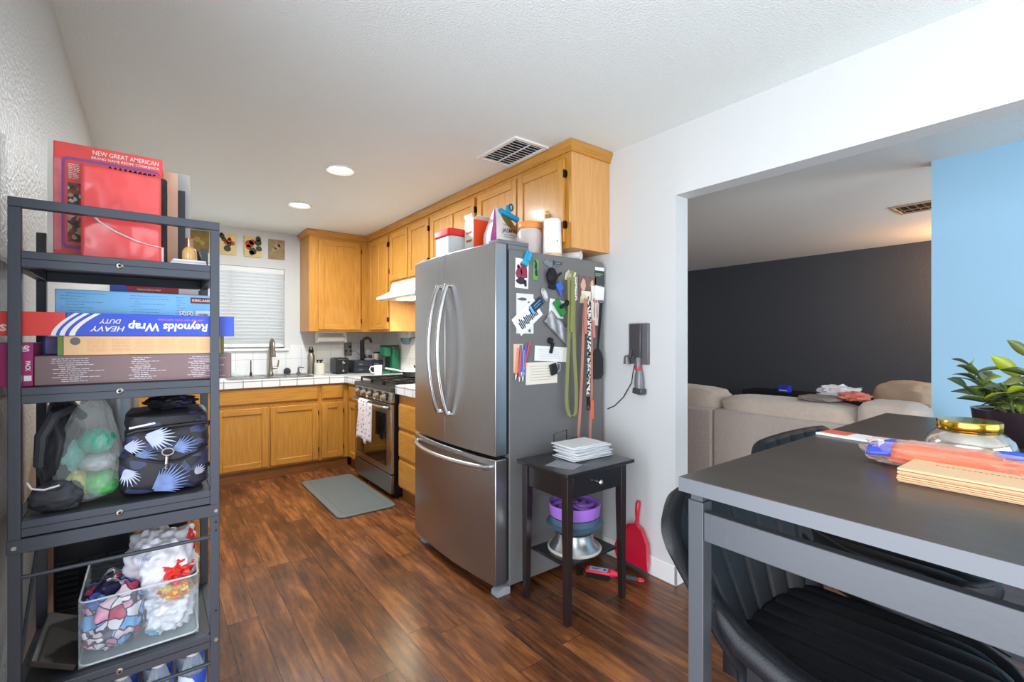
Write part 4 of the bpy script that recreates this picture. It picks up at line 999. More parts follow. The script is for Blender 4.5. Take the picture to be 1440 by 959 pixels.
ribbon(g, [(1.852, yy, 1.655), (1.858, yy, 1.5), (1.85, yy, 1.3), (1.842, yy, 1.15), (1.834, yy, 1.0), (1.838, yy, .93), (1.855, yy, .885), (1.88, yy, .872), (1.902, yy, .89), (1.91, yy, .94), (1.905, yy-.004, 1.05), (1.893, yy-.004, 1.2), (1.885, yy-.004, 1.4), (1.892, yy-.004, 1.6), (1.895, yy-.004, 1.66)], .024)
ribbon(g, [(1.843, yy+.005, 1.65), (1.862, yy+.004, 1.685), (1.885, yy+.004, 1.69), (1.905, yy+.003, 1.655)], .02, wdir=(.5, 0, .8))
ribbon(g, [(1.875, yy-.01, 1.672), (1.872, yy-.01, 1.5), (1.868, yy-.008, 1.35)], .026)
obj('webbing', g, Mlime, t)
g = G()
for k in range(16):
    a = k*.7; g.tube([(1.892+.006*math.cos(a+q), yy-.016, 1.655-.008*k+.006*math.sin(a+q)) for q in [2*PI*i/8 for i in range(9)]], .0018, 5)
obj('chain', g, M_chrome, t)
t = thing('dog_leash', 'coral leash hanging beside the patterned black and white one', 'leash', (2.0, SY-.03, .70))
g = G()
ribbon(g, [(1.985, yy, 1.545), (1.972, yy, 1.45), (1.965, yy, 1.3), (1.955, yy, 1.1), (1.945, yy, .95), (1.935, yy, .85), (1.925, yy, .72)], .02)
ribbon(g, [(2.01, yy-.002, 1.545), (2.03, yy, 1.42), (2.035, yy, 1.25), (2.035, yy, 1.0), (2.03, yy, .88), (2.02, yy, .72)], .02)
ribbon(g, [(1.982, yy-.008, 1.51), (1.978, yy-.008, 1.4), (1.985, yy-.008, 1.34)], .028); ribbon(g, [(2.045, yy-.005, 1.42), (2.052, yy-.005, 1.32)], .022)
obj('webbing', g, Mcoral, t)
obj('grip', G().obox((2.035, yy-.004, .90), (.024, .012, .11), (0, 0, 0)), mat('bright_coral', (226, 110, 80), .6), t, bev=.004)
obj('black_tab', G().box(1.912, yy-.004, .70, 1.938, yy+.006, .722), M_rub, t)
Mpat = voro('black_white_webbing', [(230, 228, 224), (30, 30, 32), (60, 60, 62), (214, 212, 208)], 110, .7)
t = thing('dog_leash', 'black and white patterned leash hanging between two coral straps', 'leash', (2.005, SY-.045, .9))
obj('webbing', ribbon(G(), [(2.005, yy-.012, 1.555), (2.003, yy-.012, 1.3), (1.999, yy-.012, 1.1), (1.994, yy-.012, .99)], .027), Mpat, t)
obj('snap_hook', G().obox((1.995, yy-.012, .955), (.018, .012, .05)).tube([(1.995+.011*math.cos(a), yy-.012, .92+.018*math.sin(a)) for a in [2*PI*i/12 for i in range(13)]], .004, 6), M_rub, t, bev=.003)
# spatula
t = thing('grill_spatula', 'black slim spatula hanging by its handle at the right edge of the refrigerator side', 'spatula', (2.11, SY-.02, 1.07))
obj('handle', G().tube([(2.14, SY-.012, 1.525), (2.125, SY-.012, 1.36), (2.11, SY-.012, 1.235)], [.010, .007, .005], 8), M_rub, t)
obj('blade', G().prism([(2.098, 1.255), (2.122, 1.255), (2.145, 1.225), (2.158, 1.19), (2.158, 1.10), (2.14, 1.073), (2.075, 1.073), (2.058, 1.10), (2.058, 1.19), (2.072, 1.225)], 'Y', SY-.016, SY-.010), mat('black_nylon', (34, 35, 38), .45), t, bev=.002)
obj('hook_cap', G().obox((2.14, SY-.010, 1.535), (.035, .018, .018)), mat('grey_hook', (110, 108, 112), .5), t, bev=.003)
# wire letter rack
g = G()
def frame(g, x0, x1, z0, z1, y): g.tube([(x0, y, z0), (x0, y, z1), (x1, y, z1+.012), (x1, y, z0)], .0028, 6)
t = thing('letter_rack', 'thin black wire letter rack standing on the side table against the refrigerator', 'rack', (1.80, 1.88, .70))
frame(g, 1.715, 1.81, .703, .80, 1.87); frame(g, 1.74, 1.85, .703, .765, 1.83); g.tube([(1.715, 1.87, .7035), (1.74, 1.83, .7035), (1.85, 1.83, .7035), (1.81, 1.87, .7035)], .0028, 6); g.tube([(1.85, 1.83, .74), (1.875, 1.80, .742)], .0028, 6)
obj('wire_frame', g, mat('black_wire', (20, 20, 24), .35), t)
# ------------------------------------------------------------------ side table
M_esp = mat('espresso_paint', (26, 23, 27), .28, coat=.3, bump=.1, bscale=90)
M_espr = mat('espresso_worn_leg', (36, 25, 25), .35, coat=.2)
t = thing('side_table', 'small black side table with one drawer and slim tapered legs beside the refrigerator', 'side table', (1.715, 1.705, 0))
obj('top', G().box(1.475, 1.522, .682, 1.952, 1.888, .700), M_esp, t, bev=.003)
for x, y in ((1.512, 1.557), (1.895, 1.557), (1.512, 1.855), (1.895, 1.855)):
    sx = 1 if x < 1.7 else -1; sy = 1 if y < 1.7 else -1
    a, b = .019, .0135
    g = G(); P0 = [(x-b, y-b, 0), (x+b, y-b, 0), (x+b, y+b, 0), (x-b, y+b, 0)]
    ox = x+sx*.004; oy = y+sy*.004
    P1 = [(ox-a, oy-a, .50), (ox+a, oy-a, .50), (ox+a, oy+a, .50), (ox-a, oy+a, .50)]; P2 = [(p[0], p[1], .682) for p in P1]
    R = [[g.bm.verts.new(p) for p in P] for P in (P0, P1, P2)]
    for A, B in zip(R, R[1:]):
        for i in range(4): g.bm.faces.new((A[i], A[(i+1) % 4], B[(i+1) % 4], B[i]))
    g.bm.faces.new(R[0][::-1]); g.bm.faces.new(R[-1]); obj('leg', g, M_espr, t, bev=.0015)
obj('apron', G().box(1.505, 1.58, .572, 1.525, 1.84, .682).box(1.882, 1.58, .572, 1.902, 1.84, .682).box(1.54, 1.858, .572, 1.875, 1.872, .682), M_esp, t, bev=.001)
d = obj('drawer', G().box(1.538, 1.545, .575, 1.872, 1.562, .680).box(1.548, 1.562, .58, 1.862, 1.82, .66), M_esp, t, bev=.002)
obj('knob', G().lathe([(0, 0), (.006, 0), (.006, .010), (.012, .016), (.013, .024), (.008, .03), (0, .031)], (0, 0, 0), 20).xf(Matrix.Translation((1.70, 1.545, .628)) @ Matrix.Rotation(PI/2, 4, 'X')), M_chrome, d)
obj('shelf', G().box(1.53, 1.575, .245, 1.878, 1.838, .257), M_esp, t, bev=.002)
# mail stack
r = random.Random(3)
cx, cy, z = 1.79, 1.735, .7008
for i in range(9):
    w = .27-.015*(i % 3); d_ = .17-.008*(i % 2); a = -.10+.2*r.random(); th = .0078
    o = obj('mail_envelope', G().obox((cx+.03*(r.random()-.5), cy+.02*(r.random()-.5), z+th/2), (w, d_, th*.86), (0, 0, a)), M_paper if i % 3 else mat('bluish_paper', (214, 216, 226), .7), bev=.0032, seg=3,
            label='white envelope in the mail pile on the black side table, %s' % ['at the very bottom', 'second from the bottom', 'third from the bottom', 'fourth from the bottom', 'halfway up', 'fourth from the top', 'third from the top', 'second from the top', 'topmost of the pile'][i], cat='envelope', group='mail piled on the side table')
    z += th
o = obj('paper_slip', G().obox((1.585, 1.655, .7012), (.11, .15, .0012), (0, 0, .35)), mat('grey_newsprint', (148, 148, 156), .6, var=.15, vscale=40), label='flat grey printed slip sticking out left of the mail pile on the side table', cat='paper')
# pet bowls stacked on the shelf
bx, by = 1.70, 1.70
t = thing('pet_bowl', 'flared stainless steel pet bowl at the bottom of the stack on the side table shelf', 'bowl', (bx, by, .2575))
obj('bowl_shell', G().lathe([(.0, 0), (.128, 0), (.131, .006), (.126, .012), (.098, .045), (.092, .085), (.100, .095), (.09, .094), (.085, .08), (0, .06)], (bx, by, .2575), 48), mat('bowl_steel', (176, 180, 182), .3, 1.0), t)
obj('rubber_rim', G().lathe([(.12, .0), (.134, .0), (.136, .007), (.130, .013), (.122, .008)], (bx, by, .2575), 48), mat('cream_rubber', (190, 184, 172), .6), t)
obj('pet_bowl', G().lathe([(0, .0), (.10, .0), (.112, .01), (.118, .022), (.140, .03), (.143, .036), (.122, .042), (.122, .07), (.118, .07), (.112, .035), (0, .012)], (bx, by, .354), 48), mat('slate_teal_plastic', (74, 98, 116), .4), label='slate blue plastic pet bowl between the steel bowl and the purple one', cat='bowl')
t = thing('slow_feeder_bowl', 'purple slow feeder bowl with swirled ridges topmost on the side table shelf', 'bowl', (bx, by, .4255))
Mpu = mat('purple_plastic', (160, 110, 206), .35, coat=.2)
obj('bowl_shell', G().lathe([(0, 0), (.118, 0), (.124, .005), (.131, .056), (.130, .062), (.122, .062), (.115, .02), (0, .014)], (bx, by, .4255), 56), Mpu, t, bev=.0)
g = G()
for k in range(7):
    a0 = 2*PI*k/7; pts = []
    for j in range(9):
        s = j/8; rr_ = .016+.098*s; a = a0+1.5*s**.8
        pts.append((bx+rr_*math.cos(a), by+rr_*math.sin(a), .4255+.050-.010*s))
    g.tube(pts, [.010, .011, .012, .013, .013, .012, .011, .009, .006], 8)
obj('swirl_ridges', g, Mpu, t)
g = G(); g.lathe([(.1305, .0), (.1325, .0), (.1335, .014), (.1315, .014)], (bx, by, .4255+.006), 48)
# dustpan against the wall
t = thing('dustpan', 'red plastic dustpan standing on edge against the white wall', 'dustpan', (2.17, 1.70, 0))
MR = mat('red_plastic_glossy', (214, 28, 58), .3, coat=.3)
def pan():
    g = G(); th = .004
    # local: u along width (Y), w up, lies tilted in a plane leaning on the wall
    prof = [(-.105, .0), (-.108, .06), (-.09, .15), (-.045, .215), (.0, .235), (.045, .215), (.09, .15), (.108, .06), (.105, .0)]
    A = [g.bm.verts.new((0, u, w)) for u, w in prof]; B = [g.bm.verts.new((-.004, u, w)) for u, w in prof]
    g.bm.faces.new(A); g.bm.faces.new(B[::-1])
    for i in range(len(prof)): g.bm.faces.new((A[i], A[(i+1) % 9], B[(i+1) % 9], B[i]))
    # raised rim
    for i in range(1, 9):
        (u0, w0), (u1, w1) = prof[i-1], prof[i]
        d0 = .035*min(1, w0/.08+.25); d1 = .035*min(1, w1/.08+.25)
        q = [(0, u0, w0), (0, u1, w1), (-d1, u1*1.06, w1+.006), (-d0, u0*1.06, w0+.0)]
        V = [g.bm.verts.new(p) for p in q]; V2 = [g.bm.verts.new((p[0], p[1]*.965, p[2]-.003)) for p in q]
        g.bm.faces.new(V); g.bm.faces.new(V2[::-1])
        for k in range(4): g.bm.faces.new((V[k], V[(k+1) % 4], V2[(k+1) % 4], V2[k]))
    return g
Mp = Matrix.Translation((2.165, 1.705, .03)) @ Matrix.Rotation(math.radians(3), 4, 'X') @ Matrix.Rotation(math.radians(8), 4, 'Y')
obj('pan', pan().xf(Mp), MR, t)
obj('handle', G().tube([(-.006, 0, .222), (-.010, .0, .26), (-.014, .002, .30), (-.014, .004, .345), (-.012, .005, .362)], [.012, .010, .013, .015, .011], 12).xf(Mp), MR, t)
obj('rubber_lip', G().obox((-.003, 0, -.004), (.008, .212, .02)).xf(Mp), mat('grey_rubber_lip', (70, 70, 76), .6), t, bev=.002)
# hand brush on the floor
t = thing('hand_brush', 'red and grey hand brush lying on the floor under the side table', 'brush', (1.98, 1.72, 0))
M = Matrix.Translation((1.985, 1.715, 0)) @ Matrix.Rotation(math.radians(-58), 4, 'Z')
obj('brush_block', G().box(-.13, -.028, .028, .01, .028, .046).xf(M), mat('hot_pink_red', (228, 50, 80), .35), t, bev=.008, seg=3)
obj('bristles', G().box(-.125, -.022, .0, .0, .024, .028).xf(M), mat('black_bristle', (22, 22, 24), .9, bump=1, bscale=300), t)
obj('label_sticker', G().box(-.11, -.022, .0462, -.01, .020, .0468).xf(M), mat('sticker_pale_blue', (200, 214, 236), .4), t)
obj('sticker_marks', G().box(-.10, -.008, .0469, -.06, .0, .0472).box(-.095, .004, .0469, -.05, .009, .0472).box(-.035, -.012, .0469, -.02, .010, .0472).xf(M), mat('sticker_blue_ink', (60, 80, 150), .4), t)
obj('neck', G().tube([(.005, 0, .036), (.04, 0, .034), (.07, 0, .03)], [.022, .012, .011], 12).xf(M), mat('hot_pink_red', (228, 50, 80), .35), t)
obj('grip', G().tube([(.07, 0, .03), (.10, 0, .028), (.145, 0, .026)], [.012, .015, .013], 12).xf(M), mat('grey_grip', (66, 68, 74), .6), t)
obj('hang_ring', G().tube([(.162+.016*math.cos(a), .012*math.sin(a), .026) for a in [2*PI*i/14 for i in range(15)]], .005, 8).xf(M), mat('hot_pink_red', (228, 50, 80), .35), t)
# hand vacuum charger on the wall
t = thing('vacuum_dock', 'grey wall mounted charging dock for a cordless vacuum on the white wall', 'vacuum dock', (2.2, 1.68, 1.165))
MGm = mat('graphite_plastic', (112, 110, 114), .35, .3)
obj('back_plate', G().box(2.196, 1.622, 1.168, 2.2155, 1.756, 1.40), MGm, t, bev=.003)
obj('channel', G().box(2.178, 1.66, 1.20, 2.1958, 1.728, 1.398).box(2.186, 1.728, 1.24, 2.1958, 1.74, 1.395), mat('graphite_dark', (80, 78, 82), .3, .3), t, bev=.004)
obj('tool_cup', G().cyl((2.175, 1.75, 1.167), (2.175, 1.75, 1.205), .020, .018, 16).blob((2.175, 1.75, 1.205), (.018, .018, .014), 0, 1), MGm, t)
obj('hook_loop', G().tube([(2.17, 1.715, 1.25), (2.155, 1.712, 1.21), (2.16, 1.705, 1.195), (2.17, 1.695, 1.215)], .006, 8), mat('graphite_dark', (80, 78, 82), .3, .3), t)
t = thing('vacuum_attachment', 'grey vacuum nozzle with a red collar hanging below the dock', 'vacuum attachment', (2.185, 1.67, 1.0))
obj('tube', G().lathe([(0, .0), (.018, .0), (.018, .055), (.016, .06), (0, .06)], (2.182, 1.678, 1.148), 20), MGm, t)
obj('red_collar', G().lathe([(0, 0), (.019, 0), (.019, .018), (0, .018)], (2.182, 1.678, 1.138), 20), mat('signal_red', (206, 40, 50), .35), t)
obj('nozzle_body', G().lathe([(0, .0), (.026, .0), (.028, .03), (.024, .075), (.017, .105), (0, .106)], (2.183, 1.672, 1.031), 24, .9, 1.0), mat('graphite_mid', (120, 122, 126), .35, .2), t)
obj('nozzle_mouth', G().obox((2.18, 1.668, 1.018), (.05, .062, .034), (.12, 0, 0)), mat('graphite_dark', (80, 78, 82), .3, .3), t, bev=.006)
obj('power_cord', G().tube([(2.180, 1.70, 1.165), (2.175, 1.706, 1.13), (2.19, 1.73, 1.06), (2.205, 1.80, .97), (2.208, 1.87, .91), (2.208, 1.925, .885)], .0028, 6), M_rub, label='thin black cord running from the vacuum dock down behind the refrigerator', cat='cord')
# ------------------------------------------------------------------ metal rack by the left wall
M_rack = mat('gunmetal_powder_coat', (72, 76, 84), .38, .35, bump=.06, bscale=200)
RX0, RX1, RY0, RY1 = -.244, .142, 1.45, 1.785
t = thing('metal_rack', 'tall narrow gunmetal storage rack with four shelves against the left wall', 'rack', ((RX0+RX1)/2, (RY0+RY1)/2, 0))
w = .020
for x in (RX0, RX1-w):
    for y in (RY0, RY1-w):
        obj('post', G().box(x, y, .004, x+w, y+w, 1.595), M_rack, t, bev=.0012)
obj('top_frame', G().box(RX0, RY0, 1.5955, RX1, RY0+w, 1.616), M_rack, t, bev=.0012)
def rshelf(z, h=.036):
    s = obj('shelf', G().box(RX0+w, RY0+.001, z-h, RX1-w, RY0+w, z).box(RX0+w, RY1-w, z-h, RX1-w, RY1-.001, z)
        .box(RX0+.001, RY0+w, z-h, RX0+w, RY1-w, z).box(RX1-w, RY0+w, z-h, RX1-.001, RY1-w, z), M_rack, t, bev=.0015)
    obj('deck_board', G().box(RX0+w, RY0+w, z-.012, RX1-w, RY1-w, z-.001), mat('rack_board', (52, 50, 52), .5, var=.1, vscale=20), s)
    obj('edge_line', G().box(RX0+w, RY0-.0004, z-.0175, RX1-w, RY0+.0008, z-.0165), M_rub, s)
    g = G()
    for y, sgn in ((RY0, -1), (RY1, 1)): pass
    g.lathe([(0, 0), (.0075, 0), (.0075, .001), (.0055, .003), (0, .0034)], (0, 0, 0), 16).xf(Matrix.Translation((-.06, RY0+.0008, z-.018)) @ Matrix.Rotation(PI/2, 4, 'X'))
    obj('bolt', g, M_chrome, s)
    obj('bolt_socket', G().cyl((-.06, RY0-.0022, z-.018), (-.06, RY0-.0032, z-.018), .003, n=6), M_rub, s)
    return s
for z in (1.502, 1.205): rshelf(z)
s = rshelf(.917)
obj('lower_beam', G().box(RX0-.002, RY0-.002, .848, RX1+.001, RY0+w+.001, .8785), M_rack, t, bev=.0015)
rshelf(.541); rshelf(.14)
obj('guard_rod', G().cyl((RX0+w, RY0+.011, .792), (RX1-w, RY0+.011, .792), .0048, n=10), M_rack, t)
obj('guard_rod', G().cyl((RX0+w, RY0+.011, .461), (RX1-w, RY0+.011, .461), .0048, n=10), M_rack, t)
for z0 in (.15, .55):
    obj('side_brace', G().tube([(RX0+.01, RY0+.02, z0), (RX0+.01, RY1-.02, z0+.28)], .004, 6), M_rack, t)
g = G()
for x, zs in ((RX0+.010, (.862,)), (RX1-.008, (.862, .525))):
    for z in zs: g.lathe([(0, 0), (.0065, 0), (.0065, .001), (.0045, .003), (0, .0034)], (0, 0, 0), 16).xf(Matrix.Identity(4)) if False else g.cyl((x, RY0-.0005, z), (x, RY0-.004, z), .006, .0045, 14)
obj('post_bolts', g, M_chrome, t)
g = G()
for z in (.832, .81, .60): g.cyl((RX1-.008, RY0-.0006, z), (RX1-.008, RY0+.002, z), .0028, n=10)
obj('post_holes', g, M_rub, t)
obj('brace_plate', G().prism([(RX1-w, 1.463), (RX1-w, 1.42), (RX1-w-.05, 1.463)], 'Y', RY1-w, RY1-w+.003), M_rack, t)

# --- shelf 1 (z 1.502)
Z1 = 1.5025
MCk = mat('cookbook_red', (238, 84, 78), .3, var=.12, vscale=12); 
t = thing('cookbook', 'large red cookbook titled New Great American standing at the back of the rack top shelf', 'book', (-.09, 1.62, Z1))
obj('cover', G().box(-.192, 1.612, Z1, .025, 1.648, 1.803), MCk, t, bev=.002)
obj('page_block', G().box(-.2035, 1.614, Z1+.003, -.1925, 1.646, 1.806), mat('page_edges', (222, 220, 210), .7), t)
obj('pink_panel', G().box(-.1915, 1.6108, Z1+.03, -.178, 1.6118, 1.76), mat('pink_ink', (226, 120, 130), .3, var=.2, vscale=30), t)
obj('purple_border', G().prism(rr(-.179, Z1+.035, .02, 1.768, .015), 'Y', 1.6112, 1.6116).prism(rr(-.175, Z1+.039, .02, 1.764, .012), 'Y', 1.6106, 1.6111), mat('violet_ink', (150, 80, 150), .35), t)
obj('inner_panel', G().prism(rr(-.172, Z1+.043, .02, 1.760, .010), 'Y', 1.6098, 1.6104), mat('coral_ink', (236, 84, 78), .3, var=.05), t)
M_wi = mat('white_ink', (236, 232, 228), .5)
obj('title_text', text_g('NEW GREAT AMERICAN', .0115, (-.052, 1.6115, 1.789), (1, 0, 0), (0, 0, 1), w=.135, bold=.008), M_wi, t)
obj('subtitle_text', text_g('BRAND NAME RECIPE COOKBOOK', .0065, (-.052, 1.6115, 1.7755), (1, 0, 0), (0, 0, 1), w=.14, bold=.01), M_wi, t)
g = G(); lines_g(g, -.166, -.142, 1.712, 1.752, 9, 1.6096, seed=2)
obj('cover_print', g, M_wi, t)
Mfood = voro('food_photo_print', [(120, 50, 46), (196, 160, 120), (90, 70, 66), (216, 206, 196), (160, 60, 50), (60, 50, 50)], 120, .4)
obj('food_photos', G().box(-.166, 1.6085, 1.635, -.12, 1.6097, 1.703).box(-.166, 1.6085, 1.555, -.12, 1.6097, 1.62), Mfood, t)
obj('folder', G().box(.026, 1.655, Z1, .060, 1.672, 1.785).box(-.19, 1.66, Z1, .026, 1.672, 1.785), mat('tan_folder', (226, 186, 158), .6), label='tan folder standing behind the red cookbook on the rack top shelf', cat='folder', bev=.001)
obj('notebook', G().box(.0, 1.683, Z1, .079, 1.70, 1.745), mat('charcoal_cover', (62, 62, 66), .5), label='dark grey notebook standing right of the tan folder', cat='notebook', bev=.001)
obj('folder', G().box(-.10, 1.708, Z1, .092, 1.716, 1.80), mat('pale_clear_folder', (190, 186, 184), .4), label='pale grey folder rearmost on the rack top shelf', cat='folder', bev=.001)
t = thing('binder', 'black leather binder standing between the red case and the cookbook', 'binder', (-.03, 1.575, Z1))
obj('cover', G().prism(rr(-.085, Z1, .034, 1.738, .008), 'Y', 1.562, 1.594), mat('black_leather', (32, 28, 28), .4, bump=.5, bscale=120), t, bev=.003)
obj('spiral', G().tube([(-.085+.005*k*.5+.0, 1.556+.004*math.cos(k*1.6), 1.738+.005*math.sin(k*1.6)) for k in range(38)], .002, 5), M_rub, t)
t = thing('document_case', 'shiny coral red vinyl case with a white cord, frontmost on the rack top shelf', 'case', (-.055, 1.545, Z1))
def casef(u, v): return (-.135+.155*u, 1.532-.010*math.sin(PI*u)*math.sin(PI*v)-.002*noise.noise(Vector((u*6, v*8, 1))), Z1+.232*v-.006*u*v)
MVi = mat('coral_vinyl', (240, 88, 88), .22, var=.08, vscale=10, coat=.3)
obj('front_skin', G().grid(casef, 20, 24), MVi, t, solid=.003)
obj('case_body', G().box(-.134, 1.535, Z1, .019, 1.556, Z1+.230), MVi, t, bev=.003)
obj('cord', G().tube([(-.133, 1.527, 1.62), (-.12, 1.519, 1.618), (-.10, 1.5155, 1.595), (-.07, 1.514, 1.575), (-.03, 1.515, 1.557), (.0, 1.520, 1.55), (.02, 1.527, 1.549)], [.0045, .0035, .0025, .0018, .0015, .0012, .0012], 6), mat('white_cord', (226, 220, 214), .6), t)
obj('pen_loop', G().box(.0195, 1.533, Z1, .0255, 1.552, 1.55), mat('pale_insert', (222, 200, 190), .6), t)
z = Z1
for i in range(4):
    obj('paper_pad', G().obox((.078, 1.545+.003*i, z+.0022), (.084-.004*i, .09, .0042), (0, 0, .03*(i-1))), M_paper if i % 2 else mat('lilac_paper', (206, 200, 212), .6), bev=.0006,
        label=['lilac paper pad bottommost under the perfume bottle', 'white paper pad second from the bottom under the perfume bottle', 'lilac paper pad third from the bottom under the perfume bottle', 'white paper pad directly under the perfume bottle'][i], cat='pad', group='small pads under the perfume bottle')
    z += .0045
t = thing('perfume_bottle', 'amber perfume bottle with a copper cap on the paper pads', 'perfume bottle', (.082, 1.545, z))
obj('glass_body', G().lathe([(0, 0), (.015, 0), (.017, .003), (.017, .026), (.013, .034), (.009, .038), (0, .038)], (.082, 1.545, z), 28), mat('amber_glass', (222, 176, 110), .12, coat=.5), t)
obj('cap', G().lathe([(0, .038), (.0095, .038), (.0095, .062), (0, .063)], (.082, 1.545, z), 28), mat('copper_cap', (196, 150, 120), .2, .9), t)
obj('ornament', G().blob((.105, 1.68, Z1+.035), (.016, .03, .034), .15, 2, 4), M_rub, label='dark rounded ornament at the right rear corner of the rack top shelf', cat='ornament')

# --- shelf 2 (z 1.205)
Z2 = 1.2055
t = thing('carton', 'long brown carton covered in fine white print, bottommost on the second shelf', 'box', (-.02, 1.56, Z2))
obj('box_body', G().box(-.207, 1.474, Z2, .172, 1.70, Z2+.067), mat('brown_carton', (128, 104, 104), .5, var=.08, vscale=4), t, bev=.002)
for k, (a, b) in enumerate(((-.18, -.075), (-.045, .035), (.07, .165))): obj('fine_print', lines_g(G(), a, b, Z2+.006, Z2+.062, 12, 1.4738, jag=.6, seed=20+k, th=.3), mat('pale_print', (214, 206, 210), .6), t)
t = thing('carton', 'cream carton with green ends lying on the brown carton', 'box', (-.01, 1.56, Z2+.0675))
obj('box_body', G().box(-.16, 1.478, Z2+.0675, .148, 1.68, Z2+.112), mat('cream_carton', (230, 186, 138), .5), t, bev=.001)
obj('green_end', G().box(-.1695, 1.477, Z2+.0675, -.1605, 1.68, Z2+.112).box(.1485, 1.477, Z2+.0675, .155, 1.68, Z2+.112), mat('green_carton', (104, 132, 62), .5), t)
obj('round_emblem', G().cyl((-.140, 1.4782, Z2+.10), (-.140, 1.4775, Z2+.10), .009, n=20), mat('emblem_grey', (104, 104, 96), .6), t)
for k in range(6): obj('fine_print', lines_g(G(), -.12+.044*k, -.082+.044*k, Z2+.075, Z2+.105, 9, 1.4778, jag=.1, seed=40+k, th=.25), mat('tan_print', (204, 156, 112), .6), t)
ZR = Z2+.1125
t = thing('foil_box', 'long blue and red Reynolds Wrap foil box lying upside down across the second shelf', 'box', (-.035, 1.43, ZR))
Mrb = mat('foil_box_blue', (52, 82, 196), .3); Mrr = mat('foil_box_red', (226, 60, 54), .3)
ya, yb = 1.4735, 1.530
t.location = (-.04, 1.50, ZR); ROOTM[t.name] = Matrix.Translation(t.location)
obj('box_body', G().box(-.155, ya, ZR, .178, yb, ZR+.053), Mrb, t, bev=.001)
obj('red_end', G().box(-.262, ya, ZR, -.1555, yb, ZR+.053), Mrr, t, bev=.001)
def arc_band(x0, w_, sl=.050):
    P = []; Q = []
    for i in range(9):
        v = i/8; x = x0 + sl*(v**1.7); P.append((x, ZR+.0005+.052*v)); Q.append((x+w_, ZR+.0005+.052*v))
    return P + Q[::-1]
obj('white_stripes', G().prism(arc_band(-.180, .008, .040), 'Y', ya-.0006, ya-.0002).prism(arc_band(-.166, .009, .042), 'Y', ya-.0006, ya-.0002).prism(arc_band(-.150, .010, .045), 'Y', ya-.0006, ya-.0002), M_wi, t)
obj('blue_gap', G().prism(arc_band(-.172, .006, .042), 'Y', ya-.0005, ya-.0001), Mrb, t)
Rn = (-1, 0, 0); Un = (0, 0, -1)
obj('brand_text', text_g('Reynolds Wrap', .020, (.0365, ya, ZR+.0215), Rn, Un, w=.163, bold=.03, shear=.12), M_wi, t)
obj('heavy_text', text_g('HEAVY', .0125, (-.083, ya, ZR+.0165), Rn, Un, w=.064, bold=.012, shear=.3), mat('foil_cream_ink', (232, 222, 190), .4), t)
obj('duty_text', text_g('DUTY', .0105, (-.078, ya, ZR+.0345), Rn, Un, w=.04, bold=.012, shear=.3), mat('foil_cream_ink', (232, 222, 190), .4), t)
obj('slogan_text', text_g('EASY PREP  EASY COOK  EASY CLEAN', .0042, (.06, ya, ZR+.041), Rn, Un, w=.095, bold=.01), mat('foil_pink_ink', (226, 110, 140), .4), t)
obj('end_mark', text_g('S', .014, (-.254, ya, ZR+.017), Rn, Un, w=.010, bold=.04), M_wi, t)
# blue warehouse carton behind, red wrap box on it
t = thing('carton', 'light blue carton with a small dark red Kirkland label behind the foil box', 'box', (-.02, 1.6, ZR))
obj('box_body', G().box(-.182, 1.545, ZR, .132, 1.72, Z2+.225), mat('sky_carton', (126, 190, 236), .45), t, bev=.002)
for k, (a, b) in enumerate(((-.175, -.09), (-.05, .04), (.05, .075))): obj('fine_print', lines_g(G(), a, b, Z2+.165, Z2+.22, 8, 1.5448, jag=.7, seed=60+k, th=.16), mat('blue_print', (80, 130, 180), .6), t)
obj('label_plate', G().box(.084, 1.5438, Z2+.202, .131, 1.5448, Z2+.218), mat('dark_red_label', (120, 50, 50), .5), t)
obj('label_text', text_g('KIRKLAND', .0065, (.1085, 1.5438, Z2+.210), (1, 0, 0), (0, 0, 1), w=.041, bold=.02), M_wi, t)
obj('code_panel', G().box(.096, 1.5438, Z2+.166, .128, 1.5448, Z2+.182).box(.060, 1.5438, Z2+.166, .073, 1.5448, Z2+.180).box(.076, 1.5438, Z2+.166, .089, 1.5448, Z2+.180), M_paper, t)
g = G(); r = random.Random(4); x = .101
while x < .124: g.box(x, 1.5432, Z2+.169, x+.0008+.0006*r.random(), 1.5437, Z2+.175); x += .0022
for cx in (.0665, .0825):
    for k in range(3):
        a = 2*PI*k/3+.3; g.obox((cx+.0038*math.cos(a), 1.5434, Z2+.173+.0038*math.sin(a)), (.005, .0006, .002), (0, -a+PI/2, 0))
obj('code_marks', g, mat('brown_ink', (70, 54, 50), .6), t)
t = thing('wrap_box', 'dark red and blue wrap box on top of the light blue carton', 'box', (.0, 1.64, Z2+.2255))
obj('box_body', G().box(-.085, 1.60, Z2+.2255, .105, 1.68, Z2+.2455), mat('wine_red_carton', (156, 28, 48), .4), t, bev=.001)
obj('blue_corner', G().prism([(-.0855, Z2+.2265), (-.045, Z2+.2265), (-.055, Z2+.2462), (-.0855, Z2+.2462)], 'Y', 1.5985, 1.5998), mat('royal_blue_ink', (50, 80, 170), .4), t)
obj('pale_end', G().box(.060, 1.5985, Z2+.2265, .1055, 1.5998, Z2+.2445), mat('pale_pink_card', (224, 206, 204), .5), t)
obj('small_print', text_g('PREMIUM STRETCH WRAP', .0045, (-.005, 1.5992, Z2+.237), (1, 0, 0), (0, 0, 1), w=.05), M_wi, t)
